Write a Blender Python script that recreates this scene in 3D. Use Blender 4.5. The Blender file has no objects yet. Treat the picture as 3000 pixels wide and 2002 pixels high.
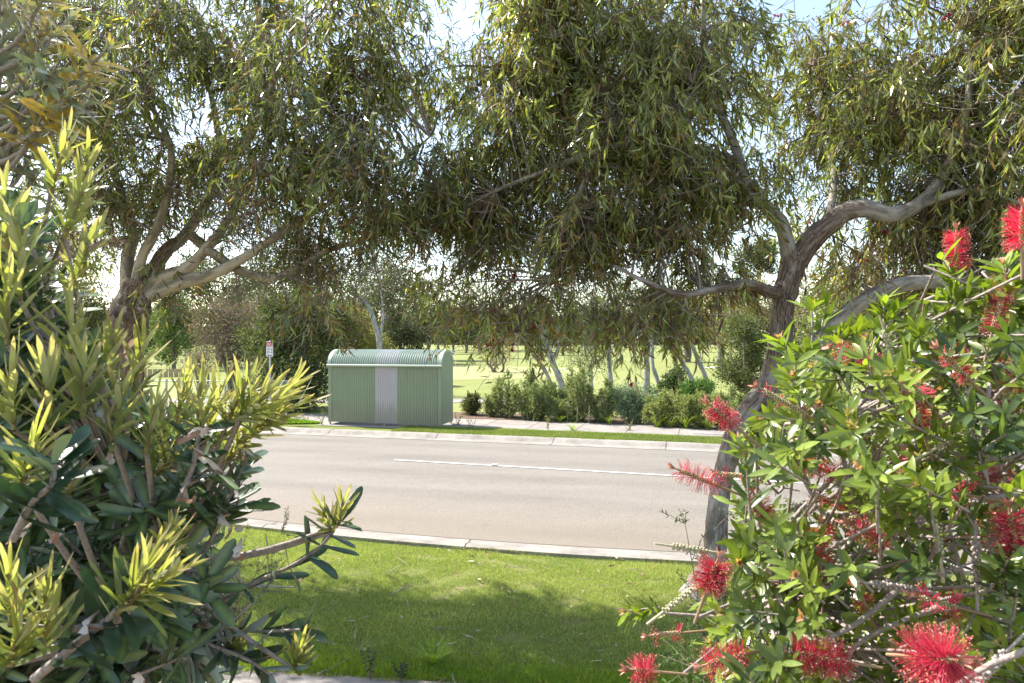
import bpy, math, random
import numpy as np
from mathutils import Vector
random.seed(7)
rng = np.random.default_rng(11)
R = math.radians
scene = bpy.context.scene
COL = scene.collection

# ------------------------------------------------------------------ camera, sky, sun, exposure
CAMH = 2.7
cam_d = bpy.data.cameras.new("camera"); cam = bpy.data.objects.new("camera", cam_d); COL.objects.link(cam)
cam.location = (0, 0, CAMH); cam.rotation_euler = (R(90), 0, 0)
cam_d.lens = 24; cam_d.sensor_width = 36; cam_d.clip_start = 0.05; cam_d.clip_end = 3000
cam_d.dof.use_dof = True; cam_d.dof.focus_distance = 9.0; cam_d.dof.aperture_fstop = 12
scene.camera = cam
SUN_EL = 50.0; SHX, SHY = 0.87, -0.49            # direction the shadows run in plan
world = bpy.data.worlds.new("World"); scene.world = world; world.use_nodes = True
wn = world.node_tree.nodes; wl = world.node_tree.links
bg = wn["Background"]; sky = wn.new("ShaderNodeTexSky"); sky.sky_type = 'NISHITA'; sky.sun_disc = False
sky.sun_elevation = R(SUN_EL); sky.sun_rotation = math.atan2(-SHX, -SHY)
sky.air_density = 1.0; sky.dust_density = .9; sky.ozone_density = .8
wmx = wn.new('ShaderNodeMix'); wmx.data_type = 'RGBA'; wmx.blend_type = 'MULTIPLY'; wmx.inputs[0].default_value = 1; wmx.inputs[7].default_value = (1.10, 1.0, .89, 1)
wl.new(sky.outputs[0], wmx.inputs[6]); wl.new(wmx.outputs[2], bg.inputs[0]); bg.inputs[1].default_value = 0.15
sd = bpy.data.lights.new("sun", 'SUN'); so = bpy.data.objects.new("sun", sd); COL.objects.link(so)
sd.energy = 4.6; sd.angle = R(0.53); sd.color = (1, 0.95, 0.87)
sl = Vector((SHX, SHY, 0)).normalized() * math.cos(R(SUN_EL)); sl.z = -math.sin(R(SUN_EL))
so.rotation_euler = sl.to_track_quat('-Z', 'Y').to_euler(); so.location = (-20, 12, 25)
scene.view_settings.view_transform = 'Standard'; scene.view_settings.look = 'None'
scene.view_settings.exposure = 1.5; scene.view_settings.gamma = 1
scene.cycles.max_bounces = 8; scene.cycles.diffuse_bounces = 4; scene.cycles.glossy_bounces = 2
scene.cycles.transmission_bounces = 6; scene.cycles.sample_clamp_indirect = 6
scene.cycles.use_denoising = True

# ------------------------------------------------------------------ helpers
def P(px, py, d):
    """world point seen at photo pixel (px,py) (3000x2002) at depth d metres"""
    return np.array([(px - 1500) / 2000 * d, d, CAMH + (1001 - py) / 2000 * d])
def G(px, py, z=0.0):
    d = (CAMH - z) * 2000 / (py - 1001)
    return np.array([(px - 1500) / 2000 * d, d, z])
def nrm(a):
    return a / np.maximum(np.linalg.norm(a, axis=-1, keepdims=True), 1e-9)
def rnd(n, s=1.0):
    return rng.normal(size=(n, 3)) * s

class MB:
    """collects triangles/quads with colour and tube coordinates, builds one mesh"""
    def __init__(s): s.v = []; s.c = []; s.t = []; s.f3 = []; s.f4 = []; s.m3 = []; s.m4 = []; s.n = 0
    def add(s, v, f, col=(1, 1, 1), tuv=None, mat=0):
        v = np.asarray(v, float).reshape(-1, 3); f = np.asarray(f, int)
        s.v.append(v)
        col = np.asarray(col, float)
        s.c.append(np.broadcast_to(col, (len(v), 3)) if col.ndim == 1 else col)
        s.t.append(v if tuv is None else np.asarray(tuv, float))
        if f.shape[1] == 3: s.f3.append(f + s.n); s.m3.append(np.full(len(f), mat))
        else: s.f4.append(f + s.n); s.m4.append(np.full(len(f), mat))
        s.n += len(v); return s
    def box(s, c, size, rz=0, col=(1, 1, 1), mat=0, rx=0):
        h = np.array(size) / 2
        v = np.array([[x, y, z] for x in (-1, 1) for y in (-1, 1) for z in (-1, 1)]) * h
        ca, sa = math.cos(rz), math.sin(rz); Rm = np.array([[ca, -sa, 0], [sa, ca, 0], [0, 0, 1]])
        cb, sb = math.cos(rx), math.sin(rx); Rx = np.array([[1, 0, 0], [0, cb, -sb], [0, sb, cb]])
        v = v @ Rx.T @ Rm.T + np.array(c)
        return s.add(v, [[0, 1, 3, 2], [4, 6, 7, 5], [0, 4, 5, 1], [2, 3, 7, 6], [0, 2, 6, 4], [1, 5, 7, 3]], col, mat=mat)
    def tube(s, pts, rad, sides=8, col=(1, 1, 1), rough=0.0, mat=0, cap=True, seed=0):
        pts = np.asarray(pts, float); n = len(pts); rad = np.broadcast_to(np.asarray(rad, float), (n,))
        T = nrm(np.gradient(pts, axis=0)); ref = np.array([0.3, 1, 0.1]) if abs(T[0][1]) < .8 else np.array([1, .2, .1])
        A = nrm(np.cross(T[0], ref)); As = []
        for i in range(n):
            A = nrm(A - T[i] * (A @ T[i])); As.append(A)
        A = np.array(As); B = np.cross(T, A); th = np.linspace(0, 2 * np.pi, sides, endpoint=False)
        L = np.concatenate([[0], np.cumsum(np.linalg.norm(np.diff(pts, axis=0), axis=1))])
        rr = rad[:, None] * np.ones((1, sides))
        if rough:
            r2 = np.random.default_rng(seed + 5); ph = r2.random(6) * 6.28
            rr = rr * (1 + rough * (np.sin(3 * th + ph[0])[None] * np.sin(L * 2.1 + ph[1])[:, None] * .6
                 + np.sin(5 * th + ph[2])[None] * np.sin(L * 5 + ph[3])[:, None] * .35 + np.sin(2 * th + ph[4])[None] * .4)
                 + rough * .35 * r2.normal(size=(n, sides)))
        v = pts[:, None] + rr[..., None] * (np.cos(th)[None, :, None] * A[:, None] + np.sin(th)[None, :, None] * B[:, None])
        tuv = np.stack([np.cos(th)[None] * rr, np.sin(th)[None] * rr, L[:, None] * np.ones((1, sides))], -1).reshape(-1, 3) + seed * 3.7
        i = np.arange(n - 1)[:, None] * sides; j = np.arange(sides)[None]; jn = (j + 1) % sides
        f = np.stack([i + j, i + jn, i + sides + jn, i + sides + j], -1).reshape(-1, 4)
        s.add(v.reshape(-1, 3), f, col, tuv, mat)
        if cap:
            for e, o in ((0, 1), (n - 1, 0)):
                k = s.n; c = pts[e]; ring = v[e]
                ff = [[0, 1 + (q + 1) % sides, 1 + q] if o else [0, 1 + q, 1 + (q + 1) % sides] for q in range(sides)]
                s.add(np.vstack([c, ring]), ff, col, np.vstack([tuv[:1], tuv[:sides]]), mat)
        return s
    def sphere(s, c, r, col=(1, 1, 1), seg=8, mat=0):
        c = np.asarray(c); r = np.broadcast_to(np.asarray(r, float), (3,)); rings = seg // 2 + 1
        ph = np.linspace(0.02, np.pi - .02, rings); th = np.linspace(0, 2 * np.pi, seg, endpoint=False)
        v = np.stack([np.sin(ph)[:, None] * np.cos(th), np.sin(ph)[:, None] * np.sin(th), np.cos(ph)[:, None] * np.ones(seg)], -1) * r + c
        i = np.arange(rings - 1)[:, None] * seg; j = np.arange(seg)[None]; jn = (j + 1) % seg
        f = np.stack([i + j, i + seg + j, i + seg + jn, i + jn], -1).reshape(-1, 4)
        return s.add(v.reshape(-1, 3), f, col, mat=mat)
    def build(s, name, mats, parent=None, smooth=True):
        me = bpy.data.meshes.new(name)
        v = np.concatenate(s.v).astype(np.float32); c = np.concatenate(s.c); t = np.concatenate(s.t)
        f3 = np.concatenate(s.f3) if s.f3 else np.zeros((0, 3), int); f4 = np.concatenate(s.f4) if s.f4 else np.zeros((0, 4), int)
        m = np.concatenate([np.concatenate(s.m3) if s.m3 else np.zeros(0, int), np.concatenate(s.m4) if s.m4 else np.zeros(0, int)])
        me.vertices.add(len(v)); me.vertices.foreach_set("co", v.ravel())
        idx = np.concatenate([f3.ravel(), f4.ravel()]).astype(np.int32)
        me.loops.add(len(idx)); me.loops.foreach_set("vertex_index", idx)
        st = np.concatenate([np.arange(len(f3)) * 3, len(f3) * 3 + np.arange(len(f4)) * 4]).astype(np.int32)
        me.polygons.add(len(st)); me.polygons.foreach_set("loop_start", st)
        me.polygons.foreach_set("material_index", m.astype(np.int32))
        me.polygons.foreach_set("use_smooth", np.full(len(st), smooth))
        me.update(calc_edges=True)
        a = me.attributes.new("Col", 'FLOAT_COLOR', 'POINT')
        a.data.foreach_set("color", np.concatenate([c, np.ones((len(c), 1))], 1).astype(np.float32).ravel())
        a = me.attributes.new("tuv", 'FLOAT_VECTOR', 'POINT'); a.data.foreach_set("vector", t.astype(np.float32).ravel())
        for mt in (mats if isinstance(mats, (list, tuple)) else [mats]): me.materials.append(mt)
        o = bpy.data.objects.new(name, me); COL.objects.link(o)
        if parent: o.parent = parent; o.matrix_parent_inverse = parent.matrix_world.inverted() if False else o.matrix_parent_inverse
        if parent:
            # geometry is written in world metres: shift it so that the child sits right under the parent's origin
            off = np.array(parent.get("_o", (0, 0, 0)))
            me.vertices.foreach_set("co", (v - off).astype(np.float32).ravel()); me.update()
        return o

def tag(o, label=None, cat=None, group=None, kind=None):
    if label: o["label"] = label
    if cat: o["category"] = cat
    if group: o["group"] = group
    if kind: o["kind"] = kind
    return o
def thing(name, label, cat, loc=(0, 0, 0), group=None):
    o = bpy.data.objects.new(name, None); COL.objects.link(o); o.location = [float(x) for x in loc]
    o.empty_display_size = .2
    o["_o"] = [float(x) for x in loc]
    return tag(o, label, cat, group)
def sub(o, par):
    """make o (built in the coordinates of its grandparent) a sub-part of par"""
    o.parent = par
    return o

def spline(pts, n):
    """Catmull-Rom through rows of pts (any columns)"""
    p = np.asarray(pts, float); p = np.vstack([2 * p[0] - p[1], p, 2 * p[-1] - p[-2]])
    out = []; k = len(p) - 3
    for t in np.linspace(0, k - 1e-6, n):
        i = int(t); u = t - i; a, b, c, d = p[i:i + 4]
        out.append(.5 * ((2 * b) + (-a + c) * u + (2 * a - 5 * b + 4 * c - d) * u * u + (-a + 3 * b - 3 * c + d) * u ** 3))
    return np.array(out)

def leaves(mb, pos, dirn, nor, L, W, col, prof, bend=0.0, side=0.0, fold=0.0, tip=None, tipk=2.0, mat=0, rib=None):
    """n leaves as curved blades. prof: list of (t, w). 2 columns, or 3 with a folded midrib"""
    n = len(pos); D = nrm(dirn); N = nrm(nor - D * np.sum(nor * D, -1, keepdims=True)); S = np.cross(D, N)
    L = np.broadcast_to(L, (n,)); W = np.broadcast_to(W, (n,)); bend = np.broadcast_to(bend, (n,)); side = np.broadcast_to(side, (n,))
    fold = np.broadcast_to(fold, (n,))
    col = np.broadcast_to(np.asarray(col, float), (n, 3)); three = bool(np.any(fold != 0))
    V = []; C = []; rows = []; k = 0
    for t, w in prof:
        c = pos + D * (L * t)[:, None] - N * (bend * L * t * t)[:, None] + S * (side * L * t * t)[:, None]
        cc = col if tip is None else col * (1 - t ** tipk) + np.broadcast_to(tip, (n, 3)) * t ** tipk
        if w == 0: V.append(c); C.append(cc); rows.append((k,)); k += 1
        else:
            o = S * (W * w / 2)[:, None]; up = N * (W * w / 2 * fold)[:, None]
            if three: V += [c - o + up, c, c + o + up]; C += [cc, cc if rib is None else np.broadcast_to(np.array(rib), (n, 3)), cc]; rows.append((k, k + 1, k + 2)); k += 3
            else: V += [c - o, c + o]; C += [cc] * 2; rows.append((k, k + 1)); k += 2
    F = []
    for a, b in zip(rows[:-1], rows[1:]):
        if len(a) == 1:
            for q in range(len(b) - 1): F.append((a[0], b[q + 1], b[q]))
        elif len(b) == 1:
            for q in range(len(a) - 1): F.append((a[q], a[q + 1], b[0]))
        else:
            for q in range(len(a) - 1): F += [(a[q], a[q + 1], b[q + 1]), (a[q], b[q + 1], b[q])]
    V = np.stack(V, 1); C = np.stack(C, 1); F = np.array(F)
    f = (np.arange(n) * k)[:, None, None] + F[None]
    mb.add(V.reshape(-1, 3), f.reshape(-1, 3), C.reshape(-1, 3), mat=mat)

def twigs(mb, p0, p1, p2, r0, r1, col, seg=3, mat=0):
    """n thin three-sided quadratic twigs"""
    n = len(p0); ts = np.linspace(0, 1, seg + 1); r0 = np.broadcast_to(r0, (n,)); r1 = np.broadcast_to(r1, (n,))
    T = nrm(p2 - p0); A = nrm(np.cross(T, np.array([.31, .77, .2]))); B = np.cross(T, A)
    V = []
    for t in ts:
        c = p0 * (1 - t) ** 2 + 2 * p1 * t * (1 - t) + p2 * t * t; r = (r0 * (1 - t) + r1 * t)[:, None]
        for a in (0, 2.094, 4.189): V.append(c + r * (math.cos(a) * A + math.sin(a) * B))
    V = np.stack(V, 1); F = []
    for i in range(seg):
        for j in range(3):
            jn = (j + 1) % 3; F.append((i * 3 + j, i * 3 + jn, i * 3 + 3 + jn, i * 3 + 3 + j))
    f = (np.arange(n) * 3 * (seg + 1))[:, None, None] + np.array(F)[None]
    col = np.asarray(col, float)
    if col.ndim == 2: col = np.repeat(col, 3 * (seg + 1), axis=0)
    mb.add(V.reshape(-1, 3), f.reshape(-1, 4), col, mat=mat)

# ------------------------------------------------------------------ materials
def newmat(name):
    m = bpy.data.materials.new(name); m.use_nodes = True; nt = m.node_tree
    return m, nt, nt.nodes["Principled BSDF"], nt.nodes["Material Output"]
def N_(nt, typ, **kw):
    n = nt.nodes.new(typ)
    for k, v in kw.items(): setattr(n, k, v)
    return n
def noise(nt, vec, scale, detail=4, rough=.6, dim='3D'):
    n = N_(nt, "ShaderNodeTexNoise"); n.inputs["Scale"].default_value = scale; n.inputs["Detail"].default_value = detail
    n.inputs["Roughness"].default_value = rough
    if vec is not None: nt.links.new(vec, n.inputs["Vector"])
    return n.outputs["Fac"]
def ramp(nt, fac, stops):
    r = N_(nt, "ShaderNodeValToRGB"); e = r.color_ramp.elements
    while len(e) < len(stops): e.new(.5)
    for i, (p, c) in enumerate(stops):
        e[i].position = p; e[i].color = (*(c if isinstance(c, (tuple, list)) else (c, c, c)), 1)
    nt.links.new(fac, r.inputs[0]); return r.outputs[0]
def mix(nt, a, b, fac, mode='MIX'):
    n = N_(nt, "ShaderNodeMix", data_type='RGBA', blend_type=mode)
    for sock, v in ((n.inputs[0], fac), (n.inputs[6], a), (n.inputs[7], b)):
        if isinstance(v, (int, float)): sock.default_value = v
        elif isinstance(v, tuple): sock.default_value = (*v, 1)
        else: nt.links.new(v, sock)
    return n.outputs[2]
def mapping(nt, vec, scale):
    n = N_(nt, "ShaderNodeMapping"); n.inputs["Scale"].default_value = scale; nt.links.new(vec, n.inputs[0]); return n.outputs[0]
def bump(nt, bsdf, h, strength, dist=.02):
    b = N_(nt, "ShaderNodeBump"); b.inputs["Strength"].default_value = strength; b.inputs["Distance"].default_value = dist
    nt.links.new(h, b.inputs["Height"]); nt.links.new(b.outputs[0], bsdf.inputs["Normal"])
def attr(nt, name="Col"):
    return N_(nt, "ShaderNodeAttribute", attribute_name=name)
def objco(nt): return N_(nt, "ShaderNodeTexCoord").outputs["Object"]

def leafmat(name, trans=.4, rough=.5, under=None, spec=.5, boost=(1.5, 1.6, .7)):
    m, nt, b, out = newmat(name); c = attr(nt).outputs["Color"]
    nz = noise(nt, objco(nt), 30, 2); cv = mix(nt, c, ramp(nt, nz, [(.3, .75), (.7, 1.25)]), 1.0, 'MULTIPLY')
    base = cv
    if under:
        g = N_(nt, "ShaderNodeNewGeometry"); base = mix(nt, cv, under, g.outputs["Backfacing"])
    nt.links.new(base, b.inputs["Base Color"]); b.inputs["Roughness"].default_value = rough
    b.inputs["Specular IOR Level"].default_value = spec
    t = N_(nt, "ShaderNodeBsdfTranslucent"); nt.links.new(mix(nt, cv, boost, 1.0, 'MULTIPLY'), t.inputs[0])
    ms = N_(nt, "ShaderNodeMixShader"); ms.inputs[0].default_value = trans
    nt.links.new(b.outputs[0], ms.inputs[1]); nt.links.new(t.outputs[0], ms.inputs[2]); nt.links.new(ms.outputs[0], out.inputs[0])
    return m
def plain(name, col, rough=.6, metal=0, nscale=0, namp=.15, bmp=0, spec=.5):
    m, nt, b, out = newmat(name); b.inputs["Roughness"].default_value = rough; b.inputs["Metallic"].default_value = metal
    b.inputs["Specular IOR Level"].default_value = spec
    if nscale:
        nz = noise(nt, objco(nt), nscale, 6)
        c = mix(nt, col, ramp(nt, nz, [(.3, 1 - namp), (.7, 1 + namp)]), 1.0, 'MULTIPLY'); nt.links.new(c, b.inputs["Base Color"])
        if bmp: bump(nt, b, nz, bmp)
    else: b.inputs["Base Color"].default_value = (*col, 1)
    return m
def barkmat(name, c1, c2, c3, patch=1.5, fib=30, lo=.44, hi=.58, bmp=.9):
    """c1 smooth pale bark, c2 its second tone, c3 fibrous dark bark; Col.r mixes towards c3"""
    m, nt, b, out = newmat(name); tv = attr(nt, "tuv").outputs["Vector"]; ca = attr(nt).outputs["Color"]
    sp = N_(nt, "ShaderNodeSeparateColor"); nt.links.new(ca, sp.inputs[0])
    big = noise(nt, mapping(nt, tv, (9, 9, patch)), 1, 5, .65)
    fn = noise(nt, mapping(nt, tv, (fib * 2.4, fib * 2.4, fib * .12)), 1, 6, .7)
    smooth = mix(nt, c1, c2, ramp(nt, big, [(lo, 0.0), (hi, 1.0)]))
    fibc = mix(nt, tuple(x * .35 for x in c3), tuple(min(1, x * 1.7) for x in c3), ramp(nt, fn, [(.42, 0.0), (.58, 1.0)]))
    mm = N_(nt, "ShaderNodeMath", operation='ADD'); nt.links.new(sp.outputs[0], mm.inputs[0])
    big2 = noise(nt, mapping(nt, tv, (6, 6, 2.2)), 1.3, 4); m2 = N_(nt, "ShaderNodeMath", operation='SUBTRACT'); nt.links.new(big2, m2.inputs[0]); m2.inputs[1].default_value = .5
    nt.links.new(m2.outputs[0], mm.inputs[1])
    c = mix(nt, smooth, fibc, ramp(nt, mm.outputs[0], [(.45, 0.0), (.6, 1.0)]))
    nt.links.new(c, b.inputs["Base Color"]); b.inputs["Roughness"].default_value = .85; b.inputs["Specular IOR Level"].default_value = .2
    bump(nt, b, fn, bmp, .015); return m

M = {}
M['gumleaf'] = leafmat('gum_leaf', .45, .26, spec=.8, boost=(1.55, 1.6, .65))
M['banksia'] = leafmat('banksia_leaf', .14, .27, under=(.33, .38, .33), spec=.6, boost=(1.5, 1.7, .5))
M['newleaf'] = leafmat('banksia_new_leaf', .45, .5, under=(.40, .41, .27), boost=(1.3, 1.4, .75))
M['bottle'] = leafmat('bottlebrush_leaf', .36, .33, spec=.6, boost=(1.5, 1.6, .4))
M['bgleaf'] = leafmat('far_leaf', .25, .7, spec=.2, boost=(1.4, 1.4, .7))
M['grass'] = leafmat('grass_blade', .42, .6, spec=.25, boost=(1.3, 1.3, .6))
M['petal'] = leafmat('red_filament', .45, .5, spec=.3, boost=(1.2, .9, .9))
M['dry'] = leafmat('dry_leaf', .2, .6, under=(.30, .16, .10), spec=.3, boost=(1.2, 1, .9))
M['twig'] = plain('twig_bark', (.16, .11, .085), .8, nscale=40, namp=.3)
M['stem'] = plain('grey_stem', (.3, .25, .22), .8, nscale=120, namp=.3, bmp=.4)
M['gumbark'] = barkmat('gum_bark', (.45, .38, .29), (.21, .18, .13), (.17, .12, .085), patch=2.5)
M['gumbark2'] = barkmat('gum_bark_grey', (.36, .33, .29), (.15, .13, .11), (.16, .12, .095), lo=.44, hi=.6, patch=3)
M['paper'] = barkmat('paperbark', (.40, .39, .38), (.24, .23, .225), (.24, .20, .18), patch=3, fib=20)
M['farbark'] = plain('far_bark', (.17, .145, .125), .9, nscale=8, namp=.3)

def asphalt():
    m, nt, b, out = newmat('asphalt_road'); co = objco(nt)
    v = N_(nt, "ShaderNodeTexVoronoi"); v.inputs["Scale"].default_value = 85; nt.links.new(co, v.inputs["Vector"])
    agg = ramp(nt, v.outputs["Color"], [(.2, (.132, .118, .100)), (.55, (.178, .161, .138)), (.9, (.225, .206, .180))])
    sp = N_(nt, "ShaderNodeSeparateXYZ"); nt.links.new(co, sp.inputs[0])
    big = noise(nt, mapping(nt, co, (.25, 1.2, 1)), 1, 5); c = mix(nt, agg, ramp(nt, big, [(.3, (.88, .88, .88)), (.7, (1.08, 1.07, 1.06))]), 1.0, 'MULTIPLY')
    mrl = N_(nt, "ShaderNodeMath", operation='SINE'); mlt = N_(nt, "ShaderNodeMath", operation='MULTIPLY')
    dl = N_(nt, "ShaderNodeVectorMath", operation='DOT_PRODUCT'); nt.links.new(co, dl.inputs[0]); dl.inputs[1].default_value = (.267, .964, 0)
    mlt.inputs[1].default_value = 3.4; nt.links.new(dl.outputs["Value"], mlt.inputs[0]); nt.links.new(mlt.outputs[0], mrl.inputs[0])
    c = mix(nt, c, ramp(nt, mrl.outputs[0], [(.0, (1.03, 1.03, 1.03)), (.9, (.93, .93, .93))]), 1.0, 'MULTIPLY')
    sp_ = ramp(nt, noise(nt, co, 1.9, 8, .75), [(.30, (.80, .79, .78)), (.40, (1, 1, 1))]); c = mix(nt, c, sp_, 1.0, 'MULTIPLY')
    # warm dust lies along the near gutter
    dm = N_(nt, "ShaderNodeVectorMath", operation='DOT_PRODUCT'); nt.links.new(co, dm.inputs[0]); dm.inputs[1].default_value = (.267, .964, 0)
    nz = noise(nt, mapping(nt, co, (.7, 2, 1)), 1, 6); ad = N_(nt, "ShaderNodeMath", operation='MULTIPLY_ADD'); nt.links.new(nz, ad.inputs[0]); ad.inputs[1].default_value = 1.6; nt.links.new(dm.outputs["Value"], ad.inputs[2])
    dust = ramp(nt, N_(nt, "ShaderNodeMapRange").outputs[0], [(0, 0.0), (1, 1.0)])
    mr = nt.nodes[-2] if False else [n for n in nt.nodes if n.bl_idname == 'ShaderNodeMapRange'][0]
    nt.links.new(ad.outputs[0], mr.inputs[0]); mr.inputs[1].default_value = 9.4; mr.inputs[2].default_value = 12.5; mr.inputs[3].default_value = .55; mr.inputs[4].default_value = 0
    c = mix(nt, c, (.20, .158, .115), dust)
    ck = N_(nt, "ShaderNodeTexVoronoi", feature='DISTANCE_TO_EDGE'); ck.inputs["Scale"].default_value = .35
    wv = N_(nt, "ShaderNodeVectorMath", operation='ADD'); w2 = N_(nt, "ShaderNodeTexNoise"); w2.inputs["Scale"].default_value = 2.2; w2.inputs["Detail"].default_value = 6
    nt.links.new(co, w2.inputs["Vector"]); nt.links.new(co, wv.inputs[0]); nt.links.new(w2.outputs["Color"], wv.inputs[1]); nt.links.new(wv.outputs[0], ck.inputs["Vector"])
    msk = ramp(nt, noise(nt, co, .5, 2), [(.52, 0.0), (.6, .5)])
    cr = ramp(nt, ck.outputs[0], [(.0, 1.0), (.006, 0.0)]); cm = mix(nt, cr, msk, 1.0, 'MULTIPLY')
    c = mix(nt, c, (.10, .09, .08), cm)
    nt.links.new(c, b.inputs["Base Color"]); b.inputs["Roughness"].default_value = .85; b.inputs["Specular IOR Level"].default_value = .25
    bump(nt, b, v.outputs["Distance"], .35, .004); return m
def concrete(name, base, joint=None, stain=.25):
    m, nt, b, out = newmat(name); co = objco(nt); n1 = noise(nt, co, 1.6, 8, .7); n2 = noise(nt, co, 90, 3)
    c = mix(nt, tuple(x * (1 - stain) for x in base), tuple(min(1, x * (1 + stain * .6)) for x in base), ramp(nt, n1, [(.35, 0.0), (.68, 1.0)]))
    c = mix(nt, c, ramp(nt, n2, [(.3, .8), (.7, 1.12)]), 1.0, 'MULTIPLY')
    nt.links.new(c, b.inputs["Base Color"]); b.inputs["Roughness"].default_value = .88; b.inputs["Specular IOR Level"].default_value = .25
    bump(nt, b, n2, .25, .004); return m
def turf(name, a, b_, c_, s1=.12, s2=2.5, band=0.0, detail=14):
    m, nt, b, out = newmat(name); co = objco(nt)
    n1 = noise(nt, co, s1, 5, .6); n2 = noise(nt, co, s2, 8, .75); n3 = noise(nt, co, detail, 6, .8)
    c = mix(nt, a, b_, ramp(nt, n2, [(.35, 0.0), (.65, 1.0)])); c = mix(nt, c, c_, ramp(nt, n1, [(.48, 0.0), (.66, .75)]))
    c = mix(nt, c, ramp(nt, n3, [(.3, .72), (.7, 1.25)]), 1.0, 'MULTIPLY')
    nt.links.new(c, b.inputs["Base Color"]); b.inputs["Roughness"].default_value = .95; b.inputs["Specular IOR Level"].default_value = .1
    bump(nt, b, n3, .5, .03); return m
M['asphalt'] = asphalt()
M['concrete'] = concrete('kerb_concrete', (.28, .255, .225), stain=.35)
M['concrete2'] = concrete('path_concrete', (.275, .246, .22), stain=.3)
M['lawn'] = turf('lawn_soil', (.09, .11, .03), (.17, .19, .05), (.20, .165, .08))
M['verge'] = turf('verge_turf', (.10, .14, .03), (.16, .19, .05), (.17, .15, .07), s1=.5)
M['golf'] = turf('golf_turf', (.165, .19, .06), (.215, .235, .08), (.26, .27, .11), s1=.03, s2=.5, detail=6)
M['green'] = turf('putting_green_turf', (.28, .29, .115), (.31, .31, .14), (.33, .31, .16), s1=.08, s2=.4, detail=5)
M['mulch'] = turf('garden_mulch', (.10, .07, .05), (.17, .12, .09), (.14, .12, .06), s1=.6, s2=6)
M['white'] = plain('road_paint', (.60, .59, .56), .7, nscale=9, namp=.3)
M['joint'] = plain('joint_dark', (.05, .045, .04), .9)
M['sand'] = plain('bunker_sand', (.62, .56, .47), .9, nscale=3)

# ------------------------------------------------------------------ setting: ground, road, kerbs, paths
A15 = R(15.5)
NX, NY = math.sin(A15), math.cos(A15)
def far_line(c, X):            # depth on a line parallel to the far kerb
    return (c - NX * X) / NY
def near_line(X, off=0.0):     # near kerb back edge: a gentle curve, off = distance towards the road
    u = np.asarray(X, float) + .9; uc = np.clip(u, -3.5, 4.5)
    d = 9.015 - .2668 * uc + .01817 * uc ** 2 + (u - uc) * (-.2668 + .03634 * uc)
    return d + off * 1.03
def strip(name, XS, lines, mat, kind='structure', smooth=False):
    """sweeps: lines = list of (function X->depth, z)"""
    mb = MB(); XS = np.asarray(XS); rows = [np.stack([XS, fn(XS), np.full(len(XS), z)], 1) for fn, z in lines]
    V = np.concatenate(rows); n = len(XS); F = []
    for r in range(len(lines) - 1):
        for i in range(n - 1): F.append((r * n + i, r * n + i + 1, (r + 1) * n + i + 1, (r + 1) * n + i))
    mb.add(V, F); o = mb.build(name, mat, smooth=smooth); tag(o, kind=kind); return o
XS = np.linspace(-60, 60, 161)
FL = lambda c: (lambda X: far_line(c, X)); NL = lambda off: (lambda X: near_line(X, off))
# whole terrain sheet to the horizon, just below everything else
mb = MB(); mb.add([[-1500, -60, -.16], [1500, -60, -.16], [1500, 2500, -.16], [-1500, 2500, -.16]], [[0, 1, 2, 3]])
tag(mb.build('ground', M['golf']), kind='structure')
strip('road', XS, [(NL(.54), -.058), (lambda X: .5 * (near_line(X, .54) + far_line(18.05, X)), -.07), (FL(18.05), -.105)], M['asphalt'])
strip('near_kerb', XS, [(NL(0), -.15), (NL(0), .012), (NL(.14), .012), (NL(.19), .004), (NL(.27), -.030), (NL(.31), -.040), (NL(.532), -.050), (NL(.532), -.16)], M['concrete'])
strip('far_kerb', XS, [(FL(18.062), -.16), (FL(18.062), -.098), (FL(18.40), -.092), (FL(18.44), -.085), (FL(18.56), -.012), (FL(18.62), .008), (FL(18.78), .012), (FL(18.78), -.15)], M['concrete'])
strip('lawn', XS, [(lambda X: 5.34 - .12 * X, -.003), (NL(-.6), -.012), (NL(-.002), -.035)], M['lawn'])
strip('verge', XS, [(FL(18.782), -.004), (FL(20.0), -.004)], M['verge'])
strip('footpath', XS, [(FL(20.0), -.1), (FL(20.0), .006), (FL(22.5), .006), (FL(22.5), -.1)], M['concrete2'])
strip('near_footpath', XS, [(lambda X: 3.6 - .14 * X, .004), (lambda X: 5.34 - .12 * X, .004), (lambda X: 5.34 - .12 * X, -.1)], M['concrete2'])
strip('garden_soil', XS, [(lambda X: np.full(len(X), -8.0), -.01), (lambda X: 3.6 - .14 * X, -.01)], M['mulch'])
GX = np.linspace(-4, 60, 60)
strip('garden_bed', GX, [(FL(22.5), .0), (FL(22.7), .03), (FL(24.2), .05), (FL(24.6), -.02)], M['mulch'])
mb = MB(); 
xs = np.linspace(-90, 110, 60); 
strip('fairway', np.linspace(-160, 200, 60), [(lambda X: np.maximum(far_line(22.5, X), -20), -.02), (lambda X: np.full(len(X), 30.2), -.02)], M['golf'])
strip('fairway_grass', np.linspace(-160, 200, 60), [(lambda X: np.full(len(X), 32.2), -.02), (lambda X: 130 + 0 * X, .35), (lambda X: 320 + 0 * X, .9), (lambda X: 900 + 0 * X, 1.2)], M['golf'])
strip('golf_path', np.linspace(-60, 120, 60), [(lambda X: np.full(len(X), 30.2), .0), (lambda X: np.full(len(X), 32.2), .0)], M['concrete2'])
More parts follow.
